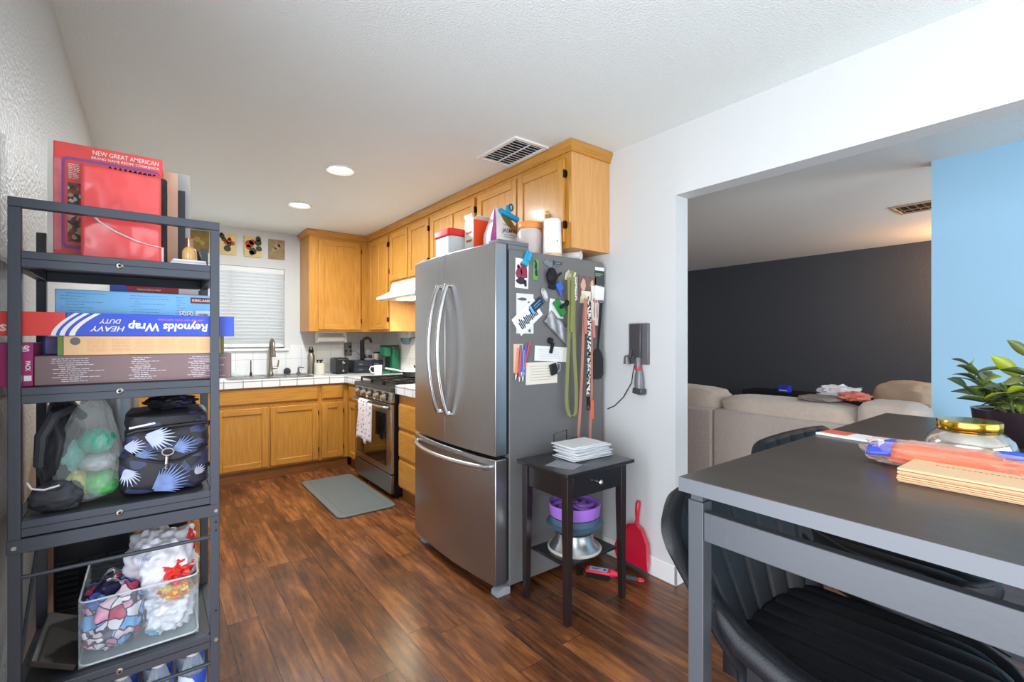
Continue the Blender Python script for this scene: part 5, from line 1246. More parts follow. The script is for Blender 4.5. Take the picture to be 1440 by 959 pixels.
# pod boxes at the left
t = thing('snack_box', 'magenta box printed 90 pack at the left end of the second shelf', 'box', (-.2, 1.53, Z2))
obj('box_body', G().box(-.2225, 1.505, Z2, -.172+.0, 1.60, Z2+.094) if False else G().box(-.2625, 1.476, Z2, -.2085, 1.66, Z2+.097), mat('magenta_carton', (160, 34, 106), .4), t, bev=.001)
obj('count_text', text_g('90', .015, (-.2215, 1.476, Z2+.084), (0, 0, -1), (1, 0, 0), w=.014, bold=.02), M_wi, t)
obj('pack_text', text_g('PACK', .008, (-.2165, 1.476, Z2+.045), (0, 0, -1), (1, 0, 0), w=.022, bold=.02), M_wi, t)
obj('cookie_picture', G().cyl((-.240, 1.4758, Z2+.07), (-.240, 1.475, Z2+.07), .010, n=16), mat('cookie_print', (140, 84, 44), .6, var=.4, vscale=90), t)
obj('white_motif', G().box(-.223, 1.475, Z2+.012, -.211, 1.4757, Z2+.024), M_wi, t)
t = thing('small_box', 'small blue and lilac box beside the green end of the cream carton', 'box', (-.185, 1.57, Z2+.068))
obj('box_body', G().box(-.205, 1.56, Z2+.0675, -.1755, 1.62, Z2+.1115), mat('deep_blue_carton', (48, 54, 150), .4), t, bev=.001)
obj('lilac_panel', G().box(-.2, 1.559, Z2+.0695, -.179, 1.5598, Z2+.1105), mat('lilac_print', (150, 140, 206), .4, var=.2, vscale=60), t)

# --- shelf 3 (z .917)
Z3 = .9175
# black shoulder bag
t = thing('tote_bag', 'slouching black bag with a thin white strap at the left of the third shelf', 'bag', (-.19, 1.58, Z3))
MBl = mat('black_nylon_fabric', (34, 36, 42), .5, bump=.4, bscale=30, sheen=.2)
obj('bag_body', G().blob((-.176, 1.63, Z3+.120), (.044, .13, .130), .12, 2.2, 3, 48, 32, flat=-.88), MBl, t, ang=180)
obj('folded_flap', G().blob((-.172, 1.497, Z3+.030), (.048, .026, .036), .22, 2.0, 8, 48, 32, flat=-.8), mat('charcoal_fabric', (58, 60, 66), .6, bump=.4, bscale=40), t)
obj('handle', G().tube([(-.205, 1.52, Z3+.10), (-.20, 1.51, Z3+.17), (-.18, 1.52, Z3+.215), (-.155, 1.55, Z3+.225), (-.135, 1.58, Z3+.20)], [.010, .012, .013, .012, .010], 8), mat('charcoal_fabric', (58, 60, 66), .6, bump=.4, bscale=40), t)
obj('drawstring', G().tube([(-.218, 1.475, Z3+.075), (-.21, 1.468, Z3+.062), (-.19, 1.466, Z3+.057), (-.165, 1.468, Z3+.062)], .0022, 6), M_wi, t)
# clear bag holding coloured bundles
bc = (-.125, 1.545)
for (dx, dy, dz, r3, c, lb, sd) in ((-.034, -.004, .120, (.030, .036, .040), (110, 178, 166), 'pale teal plastic bundle at the left inside the clear bag', 1),
                               (.020, -.012, .150, (.036, .034, .030), (44, 160, 130), 'teal green plastic bundle highest inside the clear bag', 2),
                               (.022, -.010, .098, (.036, .034, .022), (170, 176, 176), 'grey-white plastic bundle in the middle of the clear bag', 3),
                               (.027, -.006, .046, (.036, .042, .034), (92, 180, 98), 'bright green plastic bundle at the lower right of the clear bag', 4),
                               (-.024, -.006, .046, (.034, .040, .036), (204, 200, 104), 'yellow plastic bundle at the bottom left of the clear bag', 5)):
    obj('plastic_bundle', G().blob((bc[0]+dx, bc[1]+dy, Z3+dz-.006), r3, .14, 2.4, sd, 40, 28), mat('bundle_%d' % sd, c, .35, bump=1.0, bscale=55, coat=.3, var=.15, vscale=40), label=lb, cat='bundle', group='bundles inside the clear bag', ang=180)
t = thing('plastic_bag', 'twisted clear plastic bag full of green and yellow bundles on the third shelf', 'bag', (bc[0], bc[1], Z3))
def bagp(u, v):
    a = 2*PI*u
    R_ = [(0, .020), (.06, .050), (.2, .064), (.4, .066), (.6, .056), (.75, .044), (.88, .034), (1.0, .018)]
    for (v0, r0), (v1, r1) in zip(R_, R_[1:]):
        if v <= v1: r_ = r0+(r1-r0)*(v-v0)/(v1-v0); break
    z = .243*v
    pl = abs(noise.noise(Vector((math.cos(a)*3.2, math.sin(a)*3.2, v*2.2+4))))*-.20 + .08*noise.noise(Vector((math.cos(a)*7, math.sin(a)*7, v*6)))
    k = 1.04+pl
    return (bc[0]+.012*v**2+(1.04*r_*k)*math.cos(a), bc[1]+.94*r_*k*math.sin(a), Z3+.001+z+.004*math.sin(a*5)*(v > .95))
obj('bag_film', G().grid(bagp, 90, 50, closed_u=True), film('bag_film', (228, 236, 236), .86, .1), t, ang=180)
# floral cooler bag
t = thing('lunch_bag', 'black zipped lunch bag with blue and white leaf print on the third shelf', 'bag', (.03, 1.57, Z3))
MFl = voro('leaf_print_fabric', [(34, 33, 40), (34, 33, 40), (34, 33, 40), (38, 36, 44), (60, 66, 100)], 30, .6, stretch=(1, 1, 1.6), distort=.05)
def soft(g, x0, y0, z0, x1, y1, z1, bulge=.012, seed=0, n=14):
    """puffy fabric box"""
    cx, cy, cz = (x0+x1)/2, (y0+y1)/2, (z0+z1)/2
    g.blob((cx, cy, cz), ((x1-x0)/2*1.04, (y1-y0)/2*1.04, (z1-z0)/2*1.0), .05, 3.5, seed, 44, 26, p=.32)
    return g
obj('lower_body', soft(G(), -.062, 1.485, Z3+.002, .120, 1.70, Z3+.118, seed=2), MFl, t)
obj('upper_body', soft(G(), -.052, 1.492, Z3+.085, .119, 1.69, Z3+.172, seed=5), MFl, t)
obj('lid', soft(G(), -.05, 1.492, Z3+.158, .119, 1.69, Z3+.205, seed=7), MFl, t)
obj('zipper', G().tube([(-.046, 1.4905, Z3+.160), (-.03, 1.487, Z3+.1655), (.04, 1.485, Z3+.171), (.10, 1.487, Z3+.173), (.116, 1.4895, Z3+.172)], .0045, 6), mat('zip_black', (20, 20, 24), .5), t)
obj('seam_fold', G().tube([(-.045, 1.489, Z3+.112), (-.02, 1.483, Z3+.094), (.02, 1.479, Z3+.082), (.055, 1.479, Z3+.082), (.10, 1.482, Z3+.10), (.118, 1.487, Z3+.115)], .004, 6), mat('zip_black', (20, 20, 24), .5), t)
obj('zipper_tab', G().obox((-.018, 1.485, Z3+.178), (.052, .003, .0045), (0, math.radians(-9), 0)), M_wi, t)
def leaf(g, cx, cz, L, W, ang, y, n=9):
    """printed palm leaf: pointed lobes fanning from the leaf base along a midrib"""
    bx_, bz_ = -L*.5, 0
    for i in range(n):
        q = i/(n-1)*2-1; fa = q*1.05; ll = L*(1-.42*abs(q)**1.5)
        P = []
        for k in range(13):
            s_ = k/12; w_ = W*.17*math.sin(PI*s_**.7)+.0003; P.append((ll*(.08+.92*s_), w_))
        P = P + [(p[0], -p[1]) for p in P[::-1]]
        fx = .85
        Q = []
        for px, pz in P:
            aa = fa*fx*(.55+.45*px/L)
            X_ = bx_+px*math.cos(aa)-pz*math.sin(aa); Z_ = bz_+px*math.sin(aa)+pz*math.cos(aa)
            Q.append((cx+X_*math.cos(ang)-Z_*math.sin(ang), cz+X_*math.sin(ang)+Z_*math.cos(ang)))
        g.prism(Q, 'Y', y-.00004*i, y+.0012)
    return g
ML1 = mat('leaf_pale_ink', (186, 194, 218), .6, var=.12, vscale=50); ML2 = mat('leaf_blue_ink', (110, 130, 178), .6, var=.25, vscale=50); ML3 = mat('leaf_grey_ink', (150, 146, 160), .6, var=.1, vscale=50)
yl = 1.4795
for (cx_, cz_, L_, W_, a_, y_, n_, m_) in ((.018, .142, .07, .016, -.35, .002, 11, ML1), (-.032, .128, .045, .012, -.1, .002, 9, ML1), (.038, .036, .088, .015, .5, -.003, 14, ML2),
        (-.042, .055, .05, .010, -1.15, -.001, 10, ML1), (.07, .118, .06, .010, .25, .003, 10, ML2), (-.01, .10, .05, .010, -.4, .003, 9, ML2), (.100, .052, .030, .012, .9, -.002, 8, ML3)):
    obj('leaf_print', leaf(G(), cx_, Z3+cz_, L_, W_, a_, yl+y_, n_), m_, t)
obj('snap_hook', G().tube([(.033+.012*math.cos(a), 1.474, Z3+.108+.009*math.sin(a)) for a in [2*PI*i/14 for i in range(15)]], .0018, 6).tube([(.031, 1.474, Z3+.097), (.030, 1.473, Z3+.078)], .0035, 8).tube([(.030, 1.473, Z3+.077), (.027, 1.473, Z3+.068), (.032, 1.473, Z3+.066)], .0016, 6), mat('pale_brass', (196, 186, 166), .3, .8), t)
obj('crumpled_cloth', G().blob((.04, 1.60, Z3+.222), (.055, .06, .018), .4, 3, 9), MFl, label='crumpled dark printed cloth lying on top of the lunch bag', cat='cloth')

# --- shelf 4 (z .541)
Z4 = .5415
t = thing('acrylic_bin', 'clear plastic bin stuffed with grocery bags on the fourth shelf', 'bin', (-.02, 1.62, Z4))
bx0, bx1, by0, by1, bh = -.135, .098, 1.482, 1.742, .152
Mac = film('clear_acrylic', (225, 235, 240), .97, .04)
g = G(); th = .0025
g.box(bx0, by0, Z4, bx1, by1, Z4+th); g.box(bx0, by0, Z4+th, bx1, by0+th, Z4+bh); g.box(bx0, by1-th, Z4+th, bx1, by1, Z4+bh); g.box(bx0, by0+th, Z4+th, bx0+th, by1-th, Z4+bh); g.box(bx1-th, by0+th, Z4+th, bx1, by1-th, Z4+bh)
obj('walls', g, Mac, t)
obj('rolled_rim', G().tube([(p[0], p[1], Z4+bh) for p in rr(bx0, by0, bx1, by1, .02)]+[(bx1, by1-.02, Z4+bh)], .0022, 6), film('acrylic_rim', (230, 236, 240), .4, .1), t)
obj('base_rim', G().tube([(p[0], p[1], Z4+.004) for p in rr(bx0, by0, bx1, by1, .02)]+[(bx1, by1-.02, Z4+.004)], .0022, 6), film('acrylic_rim', (230, 236, 240), .4, .1), t)
Mcomic = voro('comic_print_plastic', [(216, 150, 180), (110, 170, 226), (232, 226, 236), (190, 50, 90), (70, 110, 190), (236, 232, 238), (216, 190, 206), (40, 34, 70)], 34, .3, edge=True, distort=.06)
obj('grocery_bag', G().blob((-.077, 1.56, Z4+.085), (.058, .072, .078), .20, 2.2, 11, 60, 44, p=.6), Mcomic, ang=180, label='pink and blue cartoon patterned plastic bag at the left of the clear bin', cat='plastic bag')
Mwb = mat('white_bag_plastic', (220, 220, 228), .35, bump=.7, bscale=24)
t = thing('grocery_bag', 'white plastic bag with red and orange fruit print bulging above the clear bin', 'plastic bag', (.03, 1.58, Z4+.1))
obj('bag_body', G().blob((.022, 1.585, Z4+.175), (.072, .085, .080), .30, 1.8, 13, 80, 60, p=.8), Mwb, t, ang=180)
obj('red_print', G().blob((.050, 1.528, Z4+.165), (.036, .036, .030), .5, 2.6, 5, 50, 36), mat('red_print_plastic', (216, 56, 50), .35, var=.2, vscale=40), t)
obj('fruit_print', G().blob((.050, 1.520, Z4+.118), (.034, .034, .026), .4, 2.6, 6, 50, 36), voro('fruit_print_plastic', [(226, 130, 50), (206, 60, 60), (160, 170, 70), (236, 190, 90)], 60, .35, distort=.08), t)
obj('red_corner', G().blob((.083, 1.575, Z4+.212), (.014, .016, .032), .3, 3, 2), mat('red_print_plastic', (216, 56, 50), .35), t)
obj('blue_print', text_g('THANK YOU', .011, (-.005, 1.506, Z4+.212), (1, 0, -.15), (.15, 0, 1), w=.05, bold=.01), mat('faded_blue_ink', (130, 150, 200), .5), t)
t = thing('grocery_bag', 'crumpled plain white plastic bag at the lower right of the clear bin', 'plastic bag', (.04, 1.56, Z4))
obj('bag_body', G().blob((.038, 1.552, Z4+.058), (.052, .062, .050), .3, 2.2, 17, 80, 60, p=.7), Mwb, t, ang=180)
obj('teal_print', G().obox((.0, 1.488, Z4+.032), (.028, .003, .006), (0, .5, 0)), mat('teal_ink', (30, 150, 180), .35), t)
obj('loose_board', G().obox((-.178, 1.60, Z4+.028), (.085, .24, .012), (0, math.radians(28), 0)), mat('dark_walnut_board', (42, 35, 31), .45, var=.25, vscale=16, stretch=(1, .15, 1)), bev=.001, label='loose dark brown board tilted beside the clear bin', cat='board')

# --- shelf 5 water bottles
Z5 = .1405
Mpet = film('pet_bottle', (214, 228, 236), .8, .06)
Mwl = mat('bottle_label_blue', (60, 90, 190), .35); 
r = random.Random(2)
k = 0
LB = ['front row, farthest left', 'front row, second from the left', 'front row, second from the right', 'front row, farthest right', 'back row, farthest left', 'back row, second from the left', 'back row, second from the right', 'back row, farthest right']
proto = None
for j in range(2):
    for i in range(4):
        x = -.135+.075*i; y = 1.56+.09*j
        if proto is None:
            t = thing('water_bottle', 'x', 'bottle', (x, y, Z5), group='water bottles on the bottom shelf')
            obj('bottle_body', G().lathe([(0, 0), (.03, 0), (.033, .008), (.031, .05), (.033, .07), (.033, .20), (.031, .25), (.018, .295), (.013, .305), (.013, .315)], (x, y, Z5), 24), Mpet, t)
            obj('label', G().lathe([(.0336, .20), (.0338, .202), (.0332, .262), (.0325, .264)], (x, y, Z5), 24), voro('bottle_label', [(60, 90, 190), (214, 222, 236), (60, 90, 190), (120, 170, 220)], 22, .35), t)
            obj('cap', G().lathe([(.0145, .306), (.0145, .322), (0, .323)], (x, y, Z5), 20), M_wi, t)
            proto = t
        else:
            t = copy_tree(proto); t.location = (x, y, Z5)
        t['label'] = 'blue labelled water bottle on the bottom rack shelf, ' + LB[j*4+i]

# ---- behind the rack
t = thing('utility_cart', 'low black cart standing behind the metal rack', 'cart', (-.06, 2.1, 0))
MC = mat('black_cart_metal', (24, 25, 28), .45)
obj('tray', G().box(-.236, 1.86, .44, .12, 2.4, .455).box(-.236, 1.86, .12, .12, 2.4, .135), MC, t, bev=.002)
for x in (-.236, .102):
    for y in (1.86, 2.382): obj('leg', G().box(x, y, .0, x+.018, y+.018, .44), MC, t)
t = thing('toaster_oven', 'black appliance with louvred slots standing on the cart behind the rack', 'appliance', (-.14, 2.1, .4555))
obj('housing', G().box(-.228, 1.90, .4555, -.045, 2.30, .72), mat('black_appliance', (26, 28, 33), .3), t, bev=.012, seg=3)
g = G()
for c in (-.196, -.135, -.08):
    for i in range(10): g.obox((c, 1.8965, .50+.017*i), (.045, .008, .0035), (math.radians(30), 0, 0))
obj('louvers', g, mat('louver_black', (50, 53, 60), .35), t, bev=.001)
t = thing('steel_canister', 'tall brushed steel canister behind the clear bag', 'canister', (-.10, 2.08, .7205))
obj('shell', G().lathe([(0, 0), (.072, 0), (.074, .01), (.074, .40), (0, .40)], (-.108, 2.06, .7205), 40), M_steel, t)
obj('black_band', G().lathe([(.0742, .0), (.0755, .002), (.0755, .06), (.0742, .062)], (-.108, 2.06, .7205), 40), M_black, t)
t = thing('cooking_pot', 'dark cooking pot with a glass lid behind the lunch bag', 'pot', (.06, 2.1, .4555))
obj('pot_body', G().lathe([(0, 0), (.07, 0), (.078, .01), (.08, .5), (.078, .5), (.076, .50), (0, .5)], (.06+.0, 2.12, .4555), 32, .6, .9), MC, t)
# ------------------------------------------------------------------ bar table
TZ = 1.02; TX0, TX1, TY1, TY0 = .888, 2.30, .578, -.32
M_tt = mat('black_brown_table_top', (66, 60, 56), .30, var=.22, vscale=7, stretch=(1, .25, 1), bump=.1, bscale=60)
M_tl = mat('black_table_frame', (68, 70, 74), .32, bump=.05, bscale=80)
t = thing('bar_table', 'large dark bar height dining table in the right foreground', 'table', ((TX0+TX1)/2, (TY0+TY1)/2, 0))
tp = obj('tabletop', G().box(TX0+.0005, TY0+.0005, TZ-.031, TX1-.0005, TY1-.0005, TZ), M_tt, t, bev=.002)
obj('lit_edge', G().box(TX0-.0004, TY0, TZ-.0305, TX0+.0004, TY1, TZ-.0012), mat('lit_edge_grey', (90, 92, 97), .35), tp)  # lighter grey strip paints the window light onto the dark top's left edge
for x in (TX0+.018, TX1-.05):
    for y in (TY1-.045, TY0+.013):
        obj('leg', G().box(x, y, 0, x+.034, y+.034, TZ-.0315-.018), M_tl, t, bev=.0015)
        obj('corner_block', G().box(x+.005, y+.004, TZ-.0495, x+.03, y+.03, TZ-.0315), M_tl, t)
LX = TX0+.02
obj('apron', G().box(LX, TY0+.047, TZ-.128, LX+.022, TY1-.0455, TZ-.068), M_tl, t, bev=.0015)
obj('apron', G().box(TX1-.042, TY0+.047, TZ-.128, TX1-.02, TY1-.0455, TZ-.068), M_tl, t, bev=.0015)
obj('cross_bar', G().box(LX+.034, TY1-.035, TZ-.05, TX1-.052, TY1-.015, TZ-.0315), M_tl, t)
obj('cross_bar', G().box(LX+.034, TY0+.02, TZ-.05, TX1-.052, TY0+.04, TZ-.0315), M_tl, t)

# ---- bucket bar chairs
M_lea = mat('black_faux_leather', (20, 21, 25), .45, bump=.2, bscale=300, spec=.35)
def make_chair(label, loc, rz):
    """seat centre at local origin, occupant looks towards local -Y"""
    t = thing('bar_chair', label, 'chair', loc, rz)
    SZ = .655
    # seat: padded slab with channels running front to back, rounded front
    def seat(u, v):
        x = -.215+.43*u; y = .20-.44*v
        hw = .215 if v < .45 else .215*math.sqrt(max(0.0, 1-((v-.45)/.55)**2.6*.98))+.004
        x = (u*2-1)*hw
        ch = abs(math.sin(PI*(x/.062+.5)))
        z = SZ - .010*(1-ch**.35) - .012*max(0, (v-.8)/.2)**2 - .010*(abs(u*2-1))**6
        return (x, y, z)
    def seatb(u, v): p = seat(u, v); return (p[0]*1.01, p[1]-.003 if v > .5 else p[1], p[2]-.062)
    g = G(); nu, nv = 84, 26
    g.grid(seat, nu, nv); g.grid(seatb, nu, nv)
    g.grid(lambda u, v: tuple(Vector(seat(0 if u < .5 else 1, v)).lerp(Vector(seatb(0 if u < .5 else 1, v)), 0)), 1, nv) if False else None
    def rim(a): # around: left side, front, right side
        if a < .4: return (0, a/.4)
        if a > .6: return (1, (1-a)/.4)
        return ((a-.4)/.2, 1)
    g.grid(lambda a, w_: tuple(Vector(seat(*rim(a))).lerp(Vector(seatb(*rim(a))), w_) + Vector((0, -.008*math.sin(PI*w_) if .38 < a < .62 else 0, 0))), 60, 4)
    obj('seat', g, M_lea, t, local=True, ang=70)
    # curved back shell, widest near the top, leaning back a little
    TOPZ = .957
    def back(u, v, off=0.0):
        q = u*2-1; a = q*math.radians(62)
        top = TOPZ - .012*abs(q)**2 - .085*max(0, (abs(q)-.6)/.4)**2.2
        z0 = .575; z = z0 + (top-z0)*v
        h = max(0, (z-.60)/.36)
        W = (.225+.122*min(1, h*1.25)**.8 - .035*max(0, h-.85)/.15*abs(q)**4) - off; D = .12-.085*min(1, h)-off*.5
        x = W*math.sin(a)/math.sin(math.radians(62))
        y = .225+.095*h-off - D*(1-math.cos(a))
        return (x, y, z)
    def inner(u, v):
        q = u*2-1
        ch = abs(math.sin(PI*(q*3.5+.5)))
        return back(u, v, .036-.006*(1-ch**.3))
    g = G(); nu, nv = 84, 18
    g.grid(lambda u, v: back(u, v), nu, nv); g.grid(inner, nu, nv)
    def edge(a, w_):
        if a < .25: q = (0, a/.25)
        elif a < .75: q = ((a-.25)/.5, 1)
        else: q = (1, (1-a)/.25)
        P = Vector(back(*q)).lerp(Vector(inner(*q)), w_)
        k = .012*math.sin(PI*w_)
        if .25 <= a <= .75: P.z += k
        else: P.x += -k if a < .25 else k
        return tuple(P)
    g.grid(edge, 120, 5); g.grid(lambda u, w_: tuple(Vector(back(u, 0)).lerp(Vector(inner(u, 0)), w_)), nu, 2)
    obj('backrest', g, M_lea, t, local=True, ang=70)
    # low padded rim round the seat sides, rising into the back
    for sx in (-1, 1):
        P = [(sx*.236, .225, .765), (sx*.238, .20, .722), (sx*.242, .14, .680), (sx*.243, .05, .650), (sx*.240, -.05, .634), (sx*.222, -.13, .622), (sx*.188, -.195, .618), (sx*.15, -.225, .62)]
        obj('side_bolster', G().tube(P, [.012, .024, .033, .033, .032, .030, .022, .008], 16), M_lea, t, local=True, ang=70)
        obj('bolster_seam', G().tube([(p[0]+sx*.022, p[1], p[2]+.026) for p in P[:-1]], .0022, 6), M_lea, t, local=True)
    obj('seat_pan', G().prism(rr(-.18, -.19, .18, .19, .05), 'Z', .565, .5925), M_black, t, local=True, bev=.006)
    for sx in (-1, 1):
        for sy in (-1, 1):
            obj('leg', G().tube([(sx*.15, sy*.15, .566), (sx*.215, sy*.215, .0)], [.013, .010], 10), M_tl, t, local=True)
    g = G(); q = .19
    for a, b in (((-q, -q), (q, -q)), ((q, -q), (q, q)), ((q, q), (-q, q)), ((-q, q), (-q, -q))): g.cyl((a[0], a[1], .22), (b[0], b[1], .22), .008, n=8)
    obj('footrest', g, M_tl, t, local=True)
    return t
make_chair('black channelled bucket bar chair tucked under the near corner of the bar table', (1.218, .342, 0), 0)
c2 = make_chair('black channelled bucket bar chair pulled back at the middle of the far table side', (1.89, .46, 0), math.radians(-3))

# ---- things on the table
t = thing('potted_plant', 'leafy green plant in a dark planter at the right edge of the table', 'plant', (1.86, .20, TZ))
PX, PY = 1.915, .185
obj('pot', G().lathe([(0, 0), (.080, 0), (.083, .005), (.094, .088), (.0955, .093), (.089, .093), (.086, .084), (0, .082)], (PX, PY, TZ), 48), mat('plum_black_pot', (44, 32, 38), .3, coat=.3), t)
obj('potting_soil', G().lathe([(0, .085), (.05, .087), (.086, .084)], (PX, PY, TZ), 24), mat('potting_soil', (40, 30, 24), .9, bump=1, bscale=80), t)
obj('saucer_liner', G().lathe([(.086, .087), (.0885, .0885), (.088, .091), (.084, .088)], (PX, PY, TZ), 32), mat('pale_liner', (206, 206, 204), .5), t)
def leafm(g, base, tip, w_, bend=.02, n=8, roll=0.0):
    base = Vector(base); tip = Vector(tip); d = tip-base; L = d.length; dn = d.normalized()
    sd = dn.cross(Vector((0, 0, 1)));
    if sd.length < .1: sd = Vector((1, 0, 0))
    sd.normalize(); sd = Matrix.Rotation(roll, 3, dn) @ sd; up = sd.cross(dn)
    rows = []
    for i in range(n+1):
        s = i/n; c = base + d*s + Vector((0, 0, 1))*bend*math.sin(PI*s); wd = w_*math.sin(PI*(s**.8))*.98+.0006
        rows.append([g.bm.verts.new(c - sd*wd + up*wd*.28), g.bm.verts.new(c), g.bm.verts.new(c + sd*wd + up*wd*.28)])
    for a, b in zip(rows, rows[1:]):
        g.bm.faces.new((a[0], a[1], b[1], b[0])); g.bm.faces.new((a[1], a[2], b[2], b[1]))
    return g
Ml1 = mat('plant_leaf_green', (70, 84, 44), .35, var=.25, vscale=14, coat=.2); Ml2 = mat('leaf_lime', (146, 158, 40), .4, var=.12, vscale=14); Ml3 = mat('leaf_olive', (100, 106, 50), .4, var=.2, vscale=14)
gs = [G(), G(), G()]; gst = G(); r = random.Random(12)
stems = []
for k in range(12):
    a = 2*PI*k/12+.4; rad = .02+.04*r.random(); h = (.05, .13, .08, .17, .06, .11, .15, .07, .10, .14, .05, .09)[k]
    b0 = Vector((PX+.03*math.cos(a), PY+.03*math.sin(a), TZ+.084)); tp = Vector((PX+(.03+rad)*math.cos(a)*1.6, PY+(.03+rad)*math.sin(a)*1.6, TZ+.084+h*.8))
    gst.tube([b0, b0.lerp(tp, .5)+Vector((0, 0, .015)), tp], .0032, 6); stems.append((b0, tp, a, h))
    m_ = int(5+h*34)
    for j in range(m_):
        s = .25+.75*(j+.5)/m_; p = b0.lerp(tp, s); aa = a*.3+j*2.4; L = .055+.035*r.random()
        L *= .85; tip = p+Vector((math.cos(aa)*L, math.sin(aa)*L, .03*(r.random()-.25)+.012)); leafm(gs[(0, 0, 2, 0, 1)[j % 5]], p, tip, .010+.004*r.random(), .006, roll=r.uniform(-1, 1))
# the leaves that stand out against the blue wall
def lp(l, d, f=0.0): return Vector((PX-.794*l+.608*f, PY+.608*l+.794*f, TZ+d))   # l to the left of the pot, d up, f further away
leafm(gs[1], lp(.0, .186, -.01), lp(.085, .244, -.01), .018, .004, roll=1.35); leafm(gs[2], lp(-.03, .240, -.01), lp(.040, .288, -.01), .013, .004, roll=1.3); leafm(gs[2], lp(.0, .190, -.01), lp(.040, .158, -.01), .014, .0, roll=1.3); gst.tube([lp(0, .09), lp(-.01, .17, -.01), lp(-.02, .24, -.01)], .003, 6)
for a, b, w_ in (((.02, .115), (.135, .108), .007), ((.02, .12), (.115, .125), .008), ((.03, .11), (.095, .098), .008), ((.01, .13), (.095, .14), .008), ((.01, .14), (.065, .165), .009), ((0, .14), (.07, .175), .008)): leafm(gs[0], lp(*a), lp(*b, -.03), w_, .006)
leafm(gs[2], lp(.055, .100, -.01), lp(.02, .118, -.01), .013, .0, roll=1.0); leafm(gs[1], lp(-.005, .145, -.01), lp(.012, .085, -.02), .015, .0)
for g, m_, nm in zip(gs, (Ml1, Ml2, Ml3), ('green_leaves', 'lime_leaves', 'olive_leaves')): obj(nm, g, m_, t, solid=.0006)
obj('stems', gst, mat('stem_green', (96, 116, 60), .5), t)

JX, JY = 1.555, .230
t = thing('candle_jar', 'squat silvered glass jar with a shiny gold lid in front of the plant', 'jar', (JX, JY, TZ))
k = .88
obj('glass_body', G().lathe([(r_*k, z_*k) for r_, z_ in ((0, 0), (.066, 0), (.078, .006), (.09, .022), (.0945, .042), (.088, .062), (.07, .078), (.06, .084), (.0, .084))], (JX, JY, TZ), 56), mat('mercury_glass', (206, 200, 190), .12, .85, var=.25, vscale=22), t)
obj('painted_marks', G().box(0, 0, 0, .001, .001, .001) if False else G().obox((JX-.074, JY-.01, TZ+.020), (.004, .03, .010)).obox((JX-.0715, JY-.035, TZ+.026), (.004, .018, .012), (0, 0, .4)), mat('indigo_glaze', (60, 66, 140), .3), t)
obj('gold_lid', G().lathe([(r_*k, z_*k) for r_, z_ in ((0, .0845), (.0655, .0845), (.067, .087), (.067, .107), (.0655, .109), (0, .109))], (JX, JY, TZ), 56), mat('polished_gold', (232, 186, 70), .16, 1.0), t)

# kraft envelopes
z = TZ+.0004
r = random.Random(8)
ords = ['bottommost', 'second from the bottom', 'third from the bottom', 'fourth from the bottom', 'third from the top', 'second from the top', 'topmost']
for i in range(7):
    th = .0036 if i < 5 else .0052
    a = .03*(r.random()-.5) + (-.02 if i == 6 else 0)
    o = obj('kraft_envelope', G().obox((1.262+.006*(r.random()-.5), .162+.006*(r.random()-.5), z+th/2), (.118, .245, th*.84), (0, 0, a)), mat('kraft_paper', (222, 178, 134), .7, var=.05, vscale=30) if i % 3 else mat('kraft_paper_pale', (232, 192, 150), .7), bev=.0008,
            label='brown kraft envelope in the pile near the right table edge, %s' % ords[i], cat='envelope', group='kraft envelopes piled on the bar table')
    if i == 6:
        g = G(); x = 0
        for q in range(18): g.box(1.288+.001*(q % 2), .235-.008*q, z+th*.93+.0003, 1.2905+.001*(q % 2), .235-.008*q+.005, z+th*.93+.0007)
        obj('printed_line', g, mat('kraft_ink', (170, 110, 80), .6), o)
    z += th
# bag of orange snacks
t = thing('snack_bag', 'clear bag of bright orange food with a blue label lying behind the kraft envelopes', 'bag', (1.375, .24, TZ))
obj('orange_contents', G().blob((1.385, .235, TZ+.0265), (.044, .125, .024), .16, 2.5, 4, 40, 24, p=.75), mat('orange_food', (244, 104, 44), .45, bump=.3, bscale=50, var=.12, vscale=14), t)
obj('bag_film', G().blob((1.385, .232, TZ+.0285), (.058, .152, .0275), .22, 3.1, 6, 48, 26, p=.6), film('snack_bag_film', (244, 214, 200), .9, .1), t)
def lab(u, v):
    a = PI*(.06+.88*v); y = .372-.045*u
    return (1.375-.045*math.cos(a)+.003*u, y, TZ+.012+.036*math.sin(a)*(.8+.35*u)+.004)
obj('blue_label', G().grid(lab, 6, 12), mat('cobalt_label', (60, 78, 196), .3), t, solid=.001)
obj('label_logo', G().obox((1.352, .348, TZ+.047), (.020, .012, .0012), (0, -.9, .5)), mat('label_lilac', (196, 196, 236), .4), t)
obj('blue_patch', G().blob((1.395, .135, TZ+.052), (.020, .034, .008), .2, 2, 3), mat('blue_film_print', (20, 90, 220), .25), t)
o = obj('blue_packet', G().blob((1.50, .085, TZ+.022), (.04, .055, .022), .3, 2.4, 9, flat=-.95), mat('cobalt_label', (60, 78, 196), .3), label='blue plastic packet at the right frame edge beside the planter', cat='packet')
t = thing('paper_booklet', 'thin white booklet with an orange-red corner lying near the far table edge', 'booklet', (1.645, .49, TZ))
Mb_ = Matrix.Translation((1.64, .488, TZ+.0004)) @ Matrix.Rotation(-.12, 4, 'Z')
obj('pages', G().box(-.042, -.085, 0, .042, .085, .006).xf(Mb_), M_paper, t, bev=.001)
obj('red_corner', G().box(-.025, .01, .0062, .04, .082, .0068).xf(Mb_), mat('booklet_red', (226, 104, 78), .5), t)

